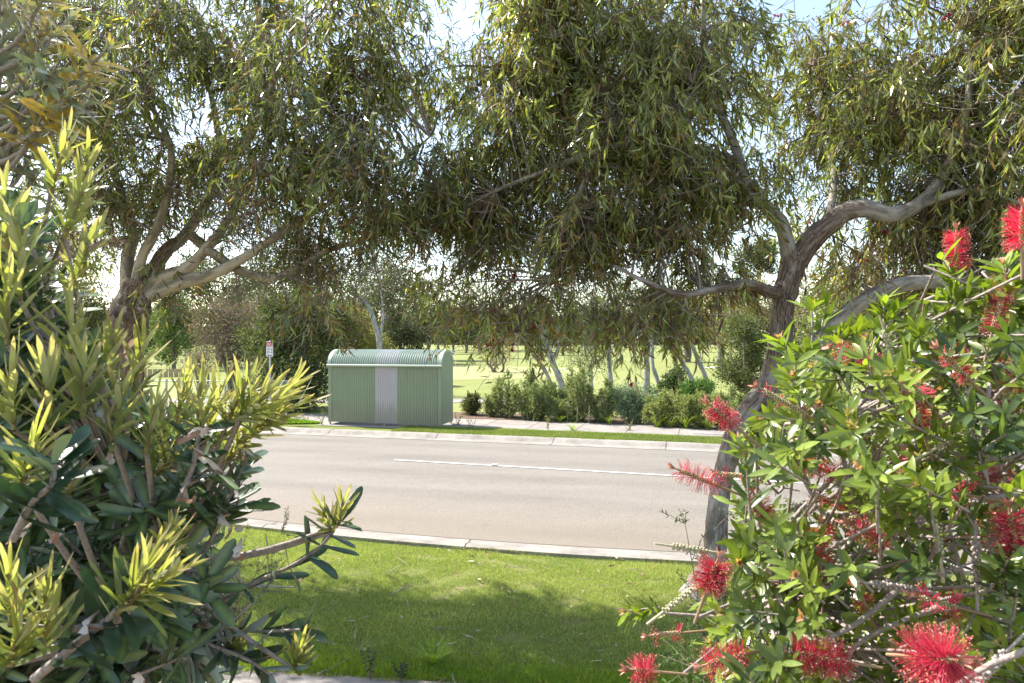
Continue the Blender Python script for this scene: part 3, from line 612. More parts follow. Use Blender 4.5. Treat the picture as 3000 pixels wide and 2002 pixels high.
# pale leaning paperbark trunks in the garden
def papertree(label, pts, d, w0, w1, forks=(), crown=(), seed=0, dd=0):
    base = P(*pts[0], d); base[2] = 0; root = thing('paperbark_tree', label, 'tree', base, 'pale trunks between the garden and the fairway')
    b = P(*pts[0], d); pts3 = [np.array([b[0], d, -.02])] + [P(x, y, d + dd * i) for i, (x, y) in enumerate(pts[1:], 1)]
    mb = MB(); mb.tube(spline(pts3, 26), np.linspace(w0, w1, 26), 10, rough=.22, col=(.12, 0, 0), seed=seed); mb.build('trunk', M['paper'], root)
    tips = [pts3[-1]]
    for f in forks:
        q = [P(x, y, d) for x, y in f]; MB().tube(spline(q, 16), np.linspace(w1 * .9, w1 * .35, 16), 8, rough=.2, col=(.1, 0, 0), seed=seed + 1).build('branch', M['paper'], root); tips.append(q[-1])
    cm = MB(); tw = MB()
    for tpt in tips:
        for _ in range(5):
            c = tpt + rnd(1)[0] * [.9, .7, .5] + [0, 0, .7]; tw.tube(np.array([tpt, (tpt + c) / 2 + rnd(1)[0] * .1, c]), [.05, .035, .015], 5, cap=False)
            n = 500; pos = c + rnd(n) * .42; cc = np.array([.09, .11, .05]) * (1 + .3 * rng.normal(size=(n, 1)))
            leaves(cm, pos, nrm(rnd(n) + [0, 0, -.5]), rnd(n), .13, .028, np.clip(cc, .01, 1), [(0, 0), (.5, 1), (1, 0)])
    tw.build('twigs', M['paper'], root); cm.build('crown', M['bgleaf'], root)
papertree('pale leaning tree with a knotty fork, left pair, right-hand trunk', [(1655, 1165), (1640, 1110), (1618, 1060), (1600, 1010), (1585, 960)], 33.5, .17, .12, forks=[[(1622, 1065), (1590, 1020), (1560, 1000), (1540, 960)], [(1620, 1055), (1632, 1025), (1640, 985)]], seed=1)
papertree('slim pale trunk leaning left in front of the knotty forked tree', [(1625, 1160), (1608, 1110), (1575, 1055), (1550, 1020), (1530, 980)], 34, .10, .07, seed=2)
papertree('straight white trunk standing alone in the middle of the fairway view', [(1790, 1170), (1788, 1110), (1784, 1040), (1786, 960), (1778, 900)], 34, .13, .09, forks=[[(1786, 1060), (1776, 1020), (1770, 1005)]], seed=3)
papertree('thick double white trunk left of the slanted one', [(1893, 1170), (1894, 1110), (1893, 1050), (1885, 980), (1878, 900)], 34.5, .20, .12, forks=[[(1893, 1060), (1905, 1010), (1912, 940), (1925, 880)]], seed=4)
papertree('white trunk slanting left beside the double trunk', [(1945, 1165), (1925, 1110), (1912, 1070), (1910, 1010), (1900, 950)], 34, .12, .08, seed=5)
papertree('pale trunk curving left, nearer the dark shrub', [(2036, 1150), (2025, 1110), (1998, 1060), (1985, 1010), (1975, 950)], 34, .12, .09, seed=6)
papertree('thin pale trunk arching left, rightmost of the pale trunks', [(2082, 1150), (2066, 1100), (2042, 1050), (2020, 1000), (1980, 960)], 34, .11, .08, seed=7)
papertree('short pale stump trunk hidden in the shrubs', [(1730, 1190), (1732, 1130), (1731, 1080)], 30, .09, .07, seed=8)
papertree('white forked trunk rising behind the shelter roof', [(1105, 1040), (1112, 1010), (1100, 960), (1085, 910), (1065, 880)], 36, .17, .10, forks=[[(1112, 1000), (1122, 930), (1118, 860), (1112, 800)]], seed=9)

# garden shrubs: upright feathery shoots
def feather(label, px, ytop, ybase, w, col, n=9, seed=0, name='garden_shrub', group='feathery shrubs along the garden bed'):
    g = G(px, ybase); d = g[1]; H = Ht(ytop, d); r = np.random.default_rng(seed + 50); root = thing(name, label, 'shrub', g, group)
    st = MB(); cm = MB(); ws = w / 2000 * d
    for i in range(n):
        a = r.random() * 6.28; q = math.sqrt((i + .3) / n); tip = g + [math.cos(a) * ws / 2 * q, math.sin(a) * ws / 2 * q * 1.15, H * (1 - .5 * q * r.random() - .08 * q)]
        tip = tip + [r.normal() * .10, 0, r.normal() * .12 * H]; bp = g + [math.cos(a) * ws / 6 * q, math.sin(a) * ws / 6 * q, 0]; m = (bp + tip) / 2 + r.normal(size=3) * .05 + [math.cos(a) * ws * .1, math.sin(a) * ws * .1, 0]
        ln = spline([bp, m, tip], 12); st.tube(ln, np.linspace(.014, .003, 12), 4, cap=False)
        k = 90; ts = r.random(k) ** .8 * .96 + .04; pp = np.array([ln[min(11, int(t * 11))] for t in ts]); ax = nrm(tip - m)
        sd_ = nrm(r.normal(size=(k, 3)) + ax * .9); ll = .36 * (1.1 - ts * .75) * (.6 + .6 * r.random(k)); e = pp + sd_ * ll[:, None] + [0, 0, .04]
        twigs(st, pp, (pp + e) / 2, e, .003, .0015, (1, 1, 1), 1)
        m2 = 14; t2 = r.random((k, m2, 1)); lp = (pp[:, None] * (1 - t2) + e[:, None] * t2).reshape(-1, 3); nn = len(lp)
        cc = np.array(col)[None] * (1 + .22 * r.normal(size=(nn, 1))) * (1 + .25 * (r.random() - .5)); cc += np.array([.06, .05, 0]) * t2.reshape(-1, 1) * .7
        leaves(cm, lp, nrm(np.repeat(sd_, m2, 0) + r.normal(size=(nn, 3)) * .6 + [0, 0, .3]), r.normal(size=(nn, 3)), .07, .020, np.clip(cc * 1.15, .01, 1), [(0, 0), (.5, 1), (1, 0)])
    st.build('branches', M['twig'], root); cm.build('foliage', M['bgleaf'], root); return root
sg = (.19, .24, .105); sg2 = (.155, .205, .095); sg3 = (.22, .26, .105)
sh = [('small feathery shrub at the left end of the garden bed', 1436, 1150, 1222, 50, sg2, 6), ('tall feathery shrub, first big one right of the staked seedling', 1480, 1098, 1226, 95, sg, 12),
      ('narrow pointed shrub with the highest left-hand tip', 1545, 1072, 1229, 75, sg, 10), ('medium feathery shrub below the leaning pale trunks', 1600, 1118, 1231, 95, sg2, 11),
      ('low dense feathery shrub right of the leaning trunks', 1655, 1122, 1234, 85, sg2, 11), ('tallest pointed feathery shrub in the middle of the bed', 1700, 1060, 1235, 90, sg, 13),
      ('feathery shrub between the tallest one and the round silver bush', 1765, 1120, 1238, 85, sg2, 11), ('light feathery shrub right of the round silver bush', 1935, 1150, 1249, 75, sg3, 10),
      ('light green feathery shrub left of the leafy dark bush', 1990, 1140, 1251, 85, sg3, 10), ('pale feathery shrub in front of the leafy dark bush', 2050, 1150, 1254, 80, sg3, 10),
      ('feathery shrub left of the curved gum trunk', 2115, 1150, 1258, 85, sg, 11), ('feathery shrub behind the curved gum trunk', 2190, 1135, 1262, 95, sg, 12), ('feathery shrub right of the curved gum trunk', 2290, 1130, 1268, 110, sg2, 12), ('feathery shrub at the right behind the bottlebrush', 2400, 1120, 1274, 120, sg2, 12)]
for i, (lab, px, yt, yb, w, c, n) in enumerate(sh): feather(lab, px, yt, yb, w, c, n, seed=i)
bgtree('round_bush', 'round clipped silvery green bush in the garden bed', 'shrub', G(1850, 1238), Ht(1132, G(1850, 1238)[1]), 1.5, (.17, .23, .14), 16000, .05, .03, 22, .12, flat=1.05, round_=True, aspect=1.6, colvar=.2)
bgtree('leafy_bush', 'dark glossy leafy bush right of the slanted white trunk', 'shrub', G(1965, 1215), Ht(1072, G(1965, 1215)[1]), 1.3, (.07, .11, .035), 6000, .09, .04, 10, .1)
bgtree('leafy_bush', 'bright green leafy bush beneath the thin arching pale trunks', 'shrub', G(2045, 1222), Ht(1110, G(2045, 1222)[1]), 1.6, (.09, .17, .04), 7000, .08, .04, 10, .05)
# staked seedling in the bed
g = G(1382, 1219); feather('dark narrow seedling held between two brown stakes', 1382, 1160, 1219, 30, (.06, .08, .035), 6, seed=33, name='staked_seedling', group=None)
for px in (1371, 1393):
    q = G(px, 1219); o = MB().box((q[0], q[1] - .05, .46), (.04, .04, .95)).build('garden_stake', plain('brown_stake', (.10, .06, .04), .8), smooth=False); tag(o, ('left' if px < 1380 else 'right') + ' brown wooden stake beside the narrow seedling', 'stake', 'stakes of the seedling')
stm = plain('tan_stake', (.45, .36, .22), .8)
for px, yt, yb, near in ((1492, 1190, 1229, 'first big feathery shrub'), (1545, 1180, 1231, 'narrow pointed shrub'), (1663, 1175, 1237, 'low dense feathery shrub'), (1690, 1195, 1239, 'left side of the tallest feathery shrub'), (1725, 1188, 1240, 'right side of the tallest feathery shrub'), (2038, 1195, 1253, 'pale feathery shrub'), (2105, 1190, 1256, 'feathery shrub left of the curved trunk')):
    q = G(px, yb); h = Ht(yt, q[1]); o = MB().tube([[q[0], q[1], 0], [q[0] + .02, q[1], h]], .012, 5).build('plant_stake', stm, smooth=False)
    tag(o, 'thin tan stake in front of the ' + near, 'stake', 'thin stakes in the garden bed')

# ------------------------------------------------------------------ the two street gums
def kl(pts): return [(a, b, c * KL) for a, b, c in pts]
def limb(root, pts, w0, w1, mat, name='branch', col0=.1, col1=.1, rough=.14, seed=0, n=30, sides=14):
    p = spline([P(x, y, d) for x, y, d in pts], n); mb = MB()
    rad = np.linspace(w0, w1, n) if np.isscalar(w0) else np.interp(np.linspace(0, 1, n), np.linspace(0, 1, len(w0)), w0)
    c = np.zeros((n * sides, 3)); c[:, 0] = np.repeat(np.linspace(col0, col1, n) + (.45 * np.exp(-np.arange(n) / 2.2) if name == 'branch' else 0), sides)
    mb.tube(p, rad, sides, (1, 1, 1), rough, seed=seed, cap=False); mb.c[0] = c; mb.build(name, M[mat], root); return p

def crown(root, skel, blobs, seed, sprays_per=13, bare=(), leafcol=((.055, .08, .034), (.17, .195, .055)), Lf=.138):
    r = np.random.default_rng(seed); skel = np.concatenate(skel); cmb = MB(); tmb = MB(); nuts = MB()
    C = []; K = []
    for (px, py, d, rad, ncl, thick) in blobs:
        n = max(2, int(ncl * .9)); kc = max(1, round(n / 2.8)); q = nrm(r.normal(size=(kc, 3))) * (r.random((kc, 1)) ** .34) * np.array([rad, rad * thick, rad * .85]) * .92; q = q[np.arange(n) % kc] + r.normal(size=(n, 3)) * min(.21, rad * .33); C.append(P(px, py, d) + q); K.append(np.full(n, len(K)))
    C = np.concatenate(C); nC = len(C)
    # connect every cluster to the skeleton
    dist = np.linalg.norm((skel[None] - C[:, None]) * [1, 1, 1.0], axis=2) + np.maximum(0, skel[None, :, 2] - C[:, None, 2] - .2) * 1.5
    near = skel[dist.argmin(1)]; D = C - near; mid = (near + C) / 2 + r.normal(size=C.shape) * .10 + [0, 0, .18] * np.linalg.norm(D, axis=1)[:, None] * .6
    twigs(tmb, near, mid, C, .016, .005, np.array([[.22, .18, .15]]) * (.6 + .9 * r.random((nC, 1))), 6)
    S = sprays_per; ns = nC * S; cc = np.repeat(C, S, 0); a = r.random(ns) * 6.28; H = np.stack([np.cos(a), np.sin(a), 0 * a], 1)
    O = cc + H * (.04 + .27 * r.random((ns, 1))) + [0, 0, 1] * (r.random((ns, 1)) * .42 - .10); Ls = .30 + .28 * r.random(ns)
    twigs(tmb, cc, (cc + O) / 2 + [0, 0, .06], O, .0045, .003, np.array([[.20, .14, .11]]) * (.6 + .8 * r.random((ns, 1))), 2)
    E = O + H * (Ls * .45)[:, None] - np.array([0, 0, 1]) * (Ls * .8)[:, None]; Mm = O + H * (Ls * .45)[:, None] * .8
    twigs(tmb, O, Mm, E, .003, .0015, np.array([[.22, .14, .09]]) * (.7 + .8 * r.random((ns, 1))), 3)
    NL_ = 15; t = r.random((ns, NL_, 1)) * .95 + .05
    pos = (O[:, None] * (1 - t) ** 2 + 2 * Mm[:, None] * t * (1 - t) + E[:, None] * t * t).reshape(-1, 3); n = len(pos)
    hh = np.repeat(H, NL_, 0); dirn = nrm(np.array([0, 0, -1]) * (.45 + .75 * r.random((n, 1))) + hh * (.7 * r.random((n, 1)) - .05) + r.normal(size=(n, 3)) * .34)
    ca, cb = np.array(leafcol[0]), np.array(leafcol[1]); w = r.random((n, 1)) * .7 + .3 * np.repeat(r.random((ns, 1)), NL_, 0)
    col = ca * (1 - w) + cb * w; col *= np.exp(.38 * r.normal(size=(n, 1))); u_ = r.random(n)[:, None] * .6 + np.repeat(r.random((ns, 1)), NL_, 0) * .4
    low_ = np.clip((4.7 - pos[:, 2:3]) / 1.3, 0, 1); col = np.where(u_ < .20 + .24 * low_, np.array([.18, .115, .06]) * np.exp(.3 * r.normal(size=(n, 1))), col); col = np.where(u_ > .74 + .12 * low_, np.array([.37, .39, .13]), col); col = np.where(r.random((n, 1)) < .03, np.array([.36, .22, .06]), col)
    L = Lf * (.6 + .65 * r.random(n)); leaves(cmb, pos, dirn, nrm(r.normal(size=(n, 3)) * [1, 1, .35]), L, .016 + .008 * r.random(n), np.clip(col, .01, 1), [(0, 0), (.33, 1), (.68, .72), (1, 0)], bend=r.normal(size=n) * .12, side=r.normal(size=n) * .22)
    # gumnuts on some twigs
    pick = r.random(ns) < .30; q = np.repeat(O[pick], 7, 0); q = q + r.normal(size=q.shape) * .05; m = len(q)
    leaves(nuts, q, r.normal(size=(m, 3)), r.normal(size=(m, 3)), .016, .014, (.11, .08, .065), [(0, .6), (.5, 1), (1, .7)])
    leaves(nuts, q, r.normal(size=(m, 3)), r.normal(size=(m, 3)), .016, .014, (.11, .08, .065), [(0, .6), (.5, 1), (1, .7)])
    # bare tangles
    nb = nC * 5; q = C[r.integers(0, nC, nb)] + r.normal(size=(nb, 3)) * .22; e = q + r.normal(size=(nb, 3)) * [.26, .26, .2]
    twigs(tmb, q, (q + e) / 2 + r.normal(size=(nb, 3)) * .07, e, .0045, .002, np.array([[.27, .22, .19]]) * (.5 + .9 * r.random((nb, 1))), 3)
    for (px, py, d, rad, nn) in bare:
        nn = int(nn * .62)      # leafless tangles of old twigs and gumnuts
        cb_ = P(px, py, d) + r.normal(size=(nn // 12, 3)) * rad * .5; q = cb_[r.integers(0, len(cb_), nn)] + r.normal(size=(nn, 3)) * rad * .22; e = q + nrm(r.normal(size=(nn, 3))) * (.10 + .28 * r.random((nn, 1)))
        twigs(tmb, q, (q + e) / 2 + r.normal(size=(nn, 3)) * .05, e, .0048, .0018, np.array([[.21, .155, .125]]) * (.5 + .9 * r.random((nn, 1))), 3)
        nr_ = skel[np.linalg.norm(skel[None] - cb_[:, None], axis=2).argmin(1)]; twigs(tmb, nr_, (nr_ + cb_) / 2 + r.normal(size=cb_.shape) * .06, cb_, .012, .006, np.array([[.2, .16, .13]]) * np.ones((len(cb_), 1)), 5)
        m = nn * 2; q = np.repeat(e, 2, 0) + r.normal(size=(m, 3)) * .03
        for _ in range(2): leaves(nuts, q, r.normal(size=(m, 3)), r.normal(size=(m, 3)), .017, .015, (.10, .07, .055), [(0, .6), (.5, 1), (1, .7)])
        k_ = nn; q = cb_[r.integers(0, len(cb_), k_)] + r.normal(size=(k_, 3)) * rad * .25; leaves(cmb, q, nrm(r.normal(size=(k_, 3)) * .6 - [0, 0, .8]), r.normal(size=(k_, 3)), .12, .018, (.10, .13, .055), [(0, 0), (.33, 1), (.68, .72), (1, 0)], side=.2)
    m_, nt, b, out = newmat('gum_twig'); nt.links.new(attr(nt).outputs["Color"], b.inputs["Base Color"]); b.inputs["Roughness"].default_value = .75
    cmb.build('crown', M['gumleaf'], root); tmb.build('twigs', m_, root); tag(nuts.build('gumnuts', M['dry_nut'] if 'dry_nut' in M else plain('gumnut', (.12, .085, .065), .7), root), kind='stuff')
    return n
def gumflower(root, c, s=.055):
    r = np.random.default_rng(int(abs(c[0] * 1000))); n = 90; D = nrm(r.normal(size=(n, 3)) + [0, 0, -.3]); mb = MB()
    for q in range(3):
        cc = c + r.normal(size=3) * s * .6; leaves(mb, np.repeat(cc[None], n, 0), D, r.normal(size=(n, 3)), s * .6, .003, (.42, .03, .11), [(0, .7), (.6, 1), (1, .6)])
    mb.build('flower', M['petal'], root)

# left gum
KL = .91; baseL = np.array([-4.95, 9.2, 0]) * KL; gL = thing('gum_tree', 'large gum with cream and brown peeling bark at left, forking above the banksia', 'tree', baseL, 'street gums')
sk = []
x0 = 1500 + 2000 * baseL[0] / baseL[1]; yb = 1001 + 5400 / (9.2 * KL)
sk.append(limb(gL, kl([(x0 - 100, yb + 20, 9.2), (x0 - 90, 1300, 9.2), (345, 1080, 9.2), (378, 930, 9.2), (408, 820, 9.2)]), [.36, .30, .25, .22, .15], None, 'gumbark', 'trunk', .75, .6, .16, 1))
limbsL = [([(380, 920, 9.2), (415, 760, 9.1), (455, 680, 9.0), (490, 570, 8.9), (500, 430, 8.9), (440, 300, 8.9), (405, 150, 8.8), (400, -100, 8.8)], .072, .015, .0, .1),
 ([(375, 930, 9.3), (375, 760, 9.4), (392, 680, 9.5), (360, 580, 9.6), (300, 400, 9.6), (260, 150, 9.6)], .095, .02, .35, .2),
 ([(380, 700, 9.4), (300, 712, 9.4), (230, 745, 9.3), (120, 760, 9.3), (0, 700, 9.2)], .045, .02, .2, .2),
 ([(380, 900, 9.2), (470, 818, 9.1), (545, 790, 9.0), (610, 720, 8.9), (665, 650, 8.9), (730, 540, 8.9), (800, 400, 8.8), (880, 200, 8.8), (900, 0, 8.8)], [.085, .07, .045, .022, .012], .02, .05, .5),
 ([(390, 890, 9.2), (520, 832, 9.0), (600, 812, 8.8), (700, 765, 8.7), (800, 700, 8.6), (900, 635, 8.5), (1060, 545, 8.4), (1180, 470, 8.3), (1260, 400, 8.2)], [.088, .072, .05, .032, .018, .01], .02, .0, .15),
 ([(560, 690, 8.9), (620, 740, 8.9), (700, 790, 8.8), (790, 815, 8.8), (870, 785, 8.8), (960, 735, 8.7), (1080, 700, 8.6)], .06, .025, .5, .1),
 ([(400, 880, 9.3), (480, 740, 9.5), (540, 690, 9.6), (620, 560, 9.7), (640, 400, 9.7), (600, 200, 9.6)], .10, .03, .6, .3),
 ([(700, 450, 9.0), (760, 330, 9.0), (765, 150, 9.0), (750, -50, 9.0)], .06, .03, .2, .2), ([(765, 300, 9.0), (830, 190, 9.0), (900, 110, 9.0)], .045, .02, .2, .2),
 ([(500, 430, 8.9), (440, 360, 8.8), (420, 250, 8.7)], .05, .02, .1, .1)]
for i, (pts, w0, w1, c0, c1) in enumerate(limbsL): sk.append(limb(gL, kl(pts), w0, w1, 'gumbark', 'branch', c0, c1, .16, 10 + i))
BL = [(60, 100, 9.4, 1.0, 20, .8), (330, 60, 9.4, 1.0, 24, .8), (600, 60, 9.2, .95, 20, .8), (860, 60, 9.0, .8, 13, .8), (1060, 90, 8.8, .75, 15, .8), (1200, 40, 8.6, .5, 6, .8), (90, 330, 9.3, .95, 20, .9), (360, 300, 9.0, .9, 22, .9), (620, 300, 9.2, .9, 22, .9), (900, 290, 8.9, .9, 28, .9), (1120, 380, 8.5, .75, 17, .9),
      (230, 560, 9.5, .75, 13, .9), (380, 560, 9.7, .6, 9, .9), (560, 470, 9.5, .7, 14, .9), (830, 480, 9.0, .7, 18, .9), (960, 690, 9.0, .35, 4, .9), (1120, 670, 8.6, .4, 6, .9), (300, 690, 9.8, .5, 6, 1), (1030, 580, 8.7, .6, 12, .9), (930, 700, 8.8, .4, 4, .9), (1220, 600, 8.3, .6, 16, .9), (880, 890, 8.6, .35, 3, 1), (970, 860, 8.6, .3, 2, 1), (450, 850, 9.6, .25, 2, 1), (90, 700, 9.6, .8, 10, 1),
      (200, -300, 9.4, 1.1, 6, .8)]
DV = (.87, 1.02, .94, 1.08, .90, 1.05, .98)   # the crown bulges towards and away from the street
BL = [(a, b, c * KL * DV[i % 7], d * KL * DV[i % 7], int(e * (.80 if a < 480 else .95)), f) for i, (a, b, c, d, e, f) in enumerate(BL)]
nl = crown(gL, sk, BL, 21, bare=[(a, b, c * KL, d, e) for a, b, c, d, e in [(330, 560, 9.3, .5, 260), (450, 640, 9.4, .5, 300), (620, 640, 9.2, .5, 380), (760, 660, 9.0, .5, 380), (880, 700, 8.9, .5, 380), (980, 760, 8.8, .4, 240), (700, 560, 9.2, .5, 300), (250, 680, 9.4, .6, 260), (820, 820, 8.8, .35, 160), (480, 860, 9.3, .25, 70), (700, 860, 9.0, .22, 60), (330, 700, 9.6, .4, 160), (1080, 660, 8.6, .4, 260), (420, 450, 9.4, .5, 260), (900, 560, 8.9, .5, 260), (1100, 780, 8.5, .4, 160)]])
# right gum
baseR = np.array([2.0, 7.35, 0]); gR = thing('gum_tree', 'grey gum with furrowed curved trunk and pale limbs, forking above the bottlebrush', 'tree', baseR, 'street gums')
sk = []
sk.append(limb(gR, [(2055, 1760, 7.3), (2090, 1640, 7.3), (2105, 1480, 7.3), (2135, 1330, 7.35), (2180, 1230, 7.4), (2255, 1130, 7.45), (2283, 1020, 7.45), (2292, 900, 7.45), (2318, 800, 7.4), (2330, 745, 7.4)], [.24, .13, .105, .105, .13, .138, .125, .115, .12, .14], None, 'gumbark2', 'trunk', .5, .62, .14, 40, n=60))
limbsR = [([(2318, 770, 7.4), (2305, 710, 7.35), (2282, 645, 7.3), (2225, 590, 7.2), (2190, 545, 7.2), (2150, 420, 7.2), (2080, 250, 7.2), (2060, 80, 7.2), (2070, -150, 7.2)], .092, .02, .35, .2),
 ([(2335, 770, 7.4), (2385, 700, 7.3), (2430, 660, 7.2), (2480, 620, 7.1), (2540, 612, 7.0), (2610, 628, 6.9), (2690, 600, 6.8), (2770, 500, 6.8), (2830, 330, 6.8), (2860, 100, 6.8)], [.115, .10, .085, .05, .02], .02, .7, .2),
 ([(2290, 862, 7.42), (2240, 850, 7.3), (2190, 832, 7.2), (2130, 840, 7.1), (2060, 855, 7.0), (1990, 862, 6.95), (1900, 830, 6.9), (1800, 780, 6.9)], .075, .015, .6, .5),
 ([(2290, 1120, 7.45), (2350, 1060, 7.4), (2430, 965, 7.2), (2500, 905, 7.1), (2580, 855, 7.0), (2680, 828, 6.9), (2800, 830, 6.8), (2900, 848, 6.7), (3000, 830, 6.6), (3150, 760, 6.5)], .10, .05, .2, .15),
 ([(2160, 480, 7.2), (2050, 440, 7.2), (1900, 420, 7.2), (1760, 440, 7.2), (1600, 500, 7.3), (1450, 560, 7.4)], .06, .02, .4, .4),
 ([(2080, 260, 7.2), (1950, 180, 7.2), (1800, 120, 7.3), (1600, 120, 7.4), (1450, 200, 7.5)], .05, .02, .4, .4),
 ([(1760, 440, 7.2), (1700, 560, 7.3), (1640, 700, 7.4), (1620, 820, 7.4)], .04, .012, .5, .5),
 ([(2430, 660, 7.2), (2440, 500, 7.6), (2400, 350, 7.9), (2430, 150, 8.0)], .045, .015, .3, .3),
 ([(2690, 600, 6.8), (2850, 560, 6.6), (3000, 600, 6.4)], .04, .015, .3, .3)]
for i, (pts, w0, w1, c0, c1) in enumerate(limbsR): sk.append(limb(gR, pts, w0, w1, 'gumbark2', 'branch', c0, c1, .14, 60 + i))
BR_ = [(1520, 60, 7.6, .9, 26, .8), (1780, 40, 7.4, .95, 28, .8), (2060, 50, 7.3, .95, 26, .8), (1470, 330, 7.8, .85, 30, .9), (1720, 320, 7.6, .9, 36, .9), (2010, 320, 7.4, .9, 34, .9), (1430, 560, 8.0, .75, 26, .9), (1700, 560, 7.7, .8, 32, .9), (1960, 560, 7.5, .75, 30, .9), (2120, 620, 7.3, .5, 9, .9),
       (1310, 640, 8.2, .4, 7, 1), (1470, 640, 7.9, .4, 10, 1), (1440, 770, 7.7, .2, 2, 1), (1760, 650, 7.5, .42, 12, 1), (1930, 660, 7.4, .42, 11, 1), (1760, 770, 7.4, .22, 3, 1), (1620, 740, 7.7, .35, 4, 1), (1900, 810, 7.3, .25, 3, 1), (1410, 930, 7.5, .14, 2, 1), (1470, 960, 7.5, .14, 2, 1), (1500, 900, 7.6, .2, 3, 1), (1740, 960, 7.3, .16, 3, 1), (1850, 960, 7.2, .16, 3, 1), (1910, 950, 7.2, .14, 2, 1), (1570, 900, 7.6, .16, 2, 1), (1330, 860, 7.9, .2, 3, 1), (1660, 900, 7.5, .14, 2, 1), (1990, 940, 7.2, .16, 2, 1), (2080, 760, 7.2, .35, 5, 1),
       (2330, 200, 8.1, .7, 10, .9), (2480, 330, 8.0, .85, 17, .9), (2560, 90, 7.6, .8, 15, .9), (2800, 80, 6.9, .9, 24, .8), (2980, 120, 6.7, .9, 20, .8), (2620, 380, 7.4, .8, 16, .9), (2860, 360, 6.8, .85, 24, .9), (3040, 420, 6.6, .85, 20, .9), (2420, 600, 8.3, .5, 7, .9), (2600, 760, 7.6, .6, 13, .9), (2780, 640, 7.1, .65, 18, .9), (2960, 680, 6.9, .65, 18, .9), (2500, 850, 7.8, .4, 6, .9), (2860, 850, 7.4, .6, 10, .9),
       ]
nr = crown(gR, sk, BR_, 33, bare=[(1300, 670, 8.1, .45, 280), (1400, 750, 7.9, .35, 220), (1600, 700, 7.9, .5, 320), (1620, 760, 7.7, .3, 140), (1780, 750, 7.5, .32, 200), (1500, 560, 8.1, .5, 300), (1950, 750, 7.4, .3, 150), (2720, 720, 7.1, .5, 300), (2900, 740, 6.9, .5, 320), (2500, 560, 7.9, .5, 200), (2400, 420, 8.1, .5, 200), (1880, 680, 7.6, .4, 220), (2700, 560, 7.1, .4, 160)], leafcol=((.07, .10, .038), (.28, .30, .08)))
print("leaves", nl, nr)
for (px, py, d) in ((1432, 1000, 7.4), (1462, 1005, 7.4), (1502, 1018, 7.35), (1508, 815, 7.5), (1995, 915, 7.1), (1848, 1126, 7.0), (1560, 960, 7.3), (2380, 660, 7.6), (2780, 50, 6.5), (2280, 45, 7.5), (1850, 70, 7.0), (1970, 140, 6.9), (2535, 770, 7.4), (2590, 680, 7.3), (2480, 70, 7.4), (2520, 480, 7.6), (1440, 920, 7.4)):
    gumflower(gR, P(px, py, d), .032 if px != 1432 else .045)
def hang(root, pts, w, name='bark_strip'):
    p = spline([P(*q) for q in pts], 12); mb = MB(); n = 12; th = np.linspace(0, 2.6, n)
    S = np.stack([np.cos(th), np.sin(th) * .6, 0 * th], 1) * (w * np.sin(np.linspace(.3, 3.0, n)) / 2 + .004)[:, None]
    mb.add(np.vstack([p - S, p + S]), [(i, i + 1, n + i + 1, n + i) for i in range(n - 1)], (.75, 0, 0)); mb.build(name, M['gumbark2'], root)
hang(gR, [(2440, 690, 7.2), (2450, 730, 7.18), (2462, 765, 7.15)], .05); hang(gR, [(2100, 865, 7.1), (2108, 905, 7.1), (2118, 935, 7.1), (2100, 985, 7.1)], .06)
hang(gR, [(2108, 880, 7.1), (2095, 915, 7.1), (2090, 935, 7.1)], .03); hang(gR, [(2350, 780, 7.3), (2362, 830, 7.3), (2355, 880, 7.3)], .05); hang(gR, [(2290, 770, 7.3), (2278, 830, 7.3), (2280, 870, 7.3)], .06)
hang(gL, [(425, 870, 8.1), (435, 900, 8.1), (430, 930, 8.1)], .06); hang(gL, [(380, 880, 8.1), (372, 930, 8.1), (380, 960, 8.1)], .07)

rs = np.random.default_rng(8)
for _ in range(14):
    x, y = rs.uniform(330, 420), rs.uniform(840, 960); d = 7.95 + rs.random() * .15; hang(gL, [(x, y, d + .1), (x + rs.normal() * 8, y + 30, d), (x + rs.normal() * 16, y + 45 + 50 * rs.random(), d - .03)], .03 + .04 * rs.random())
for _ in range(12):
    t_ = rs.random(); x = 2325 - 45 * t_ + rs.normal() * 26; y = 760 + 300 * t_; hang(gR, [(x, y, 7.27), (x + rs.normal() * 5, y + 30, 7.24), (x + rs.normal() * 10, y + 45 + 40 * rs.random(), 7.2)], .02 + .03 * rs.random())
# ------------------------------------------------------------------ grass
def blades(name, pts, h, w, cols, seed, patch=.8):
    r = np.random.default_rng(seed); n = len(pts); D = nrm(np.stack([r.normal(size=n) * .55, r.normal(size=n) * .55, np.ones(n)], 1))
    k = np.sin(pts[:, 0] * 2.1 + np.sin(pts[:, 1] * 3.3) * 1.5) * np.sin(pts[:, 1] * 2.7 + pts[:, 0]) * .5 + .5
    w_ = (.55 * r.random(n) + .45 * k)[:, None]; c = np.array(cols[0]) * (1 - w_) + np.array(cols[1]) * w_
    mk = (r.random(n) < .07 + .10 * (k > .8))[:, None]; c = np.where(mk, np.array(cols[2]), c) * (1 + .15 * r.normal(size=(n, 1)))
    mb = MB(); leaves(mb, pts, D, r.normal(size=(n, 3)) * [1, 1, .2], h * (.5 + .8 * r.random(n)) * (.75 + .5 * k), w, np.clip(c, .01, 1), [(0, .8), (.5, .8), (1, 0)], bend=.35 * r.random(n))
    o = mb.build(name, M['grass']); tag(o, kind='stuff'); return o
GC = ((.17, .25, .065), (.38, .43, .13), (.50, .46, .26))
n = 330000; X = rng.uniform(-4.6, 3.3, n); t = rng.random(n) ** 1.15; near0 = 5.31 - .12 * X; far0 = near_line(X, -.01); Y = near0 + (far0 - near0) * t
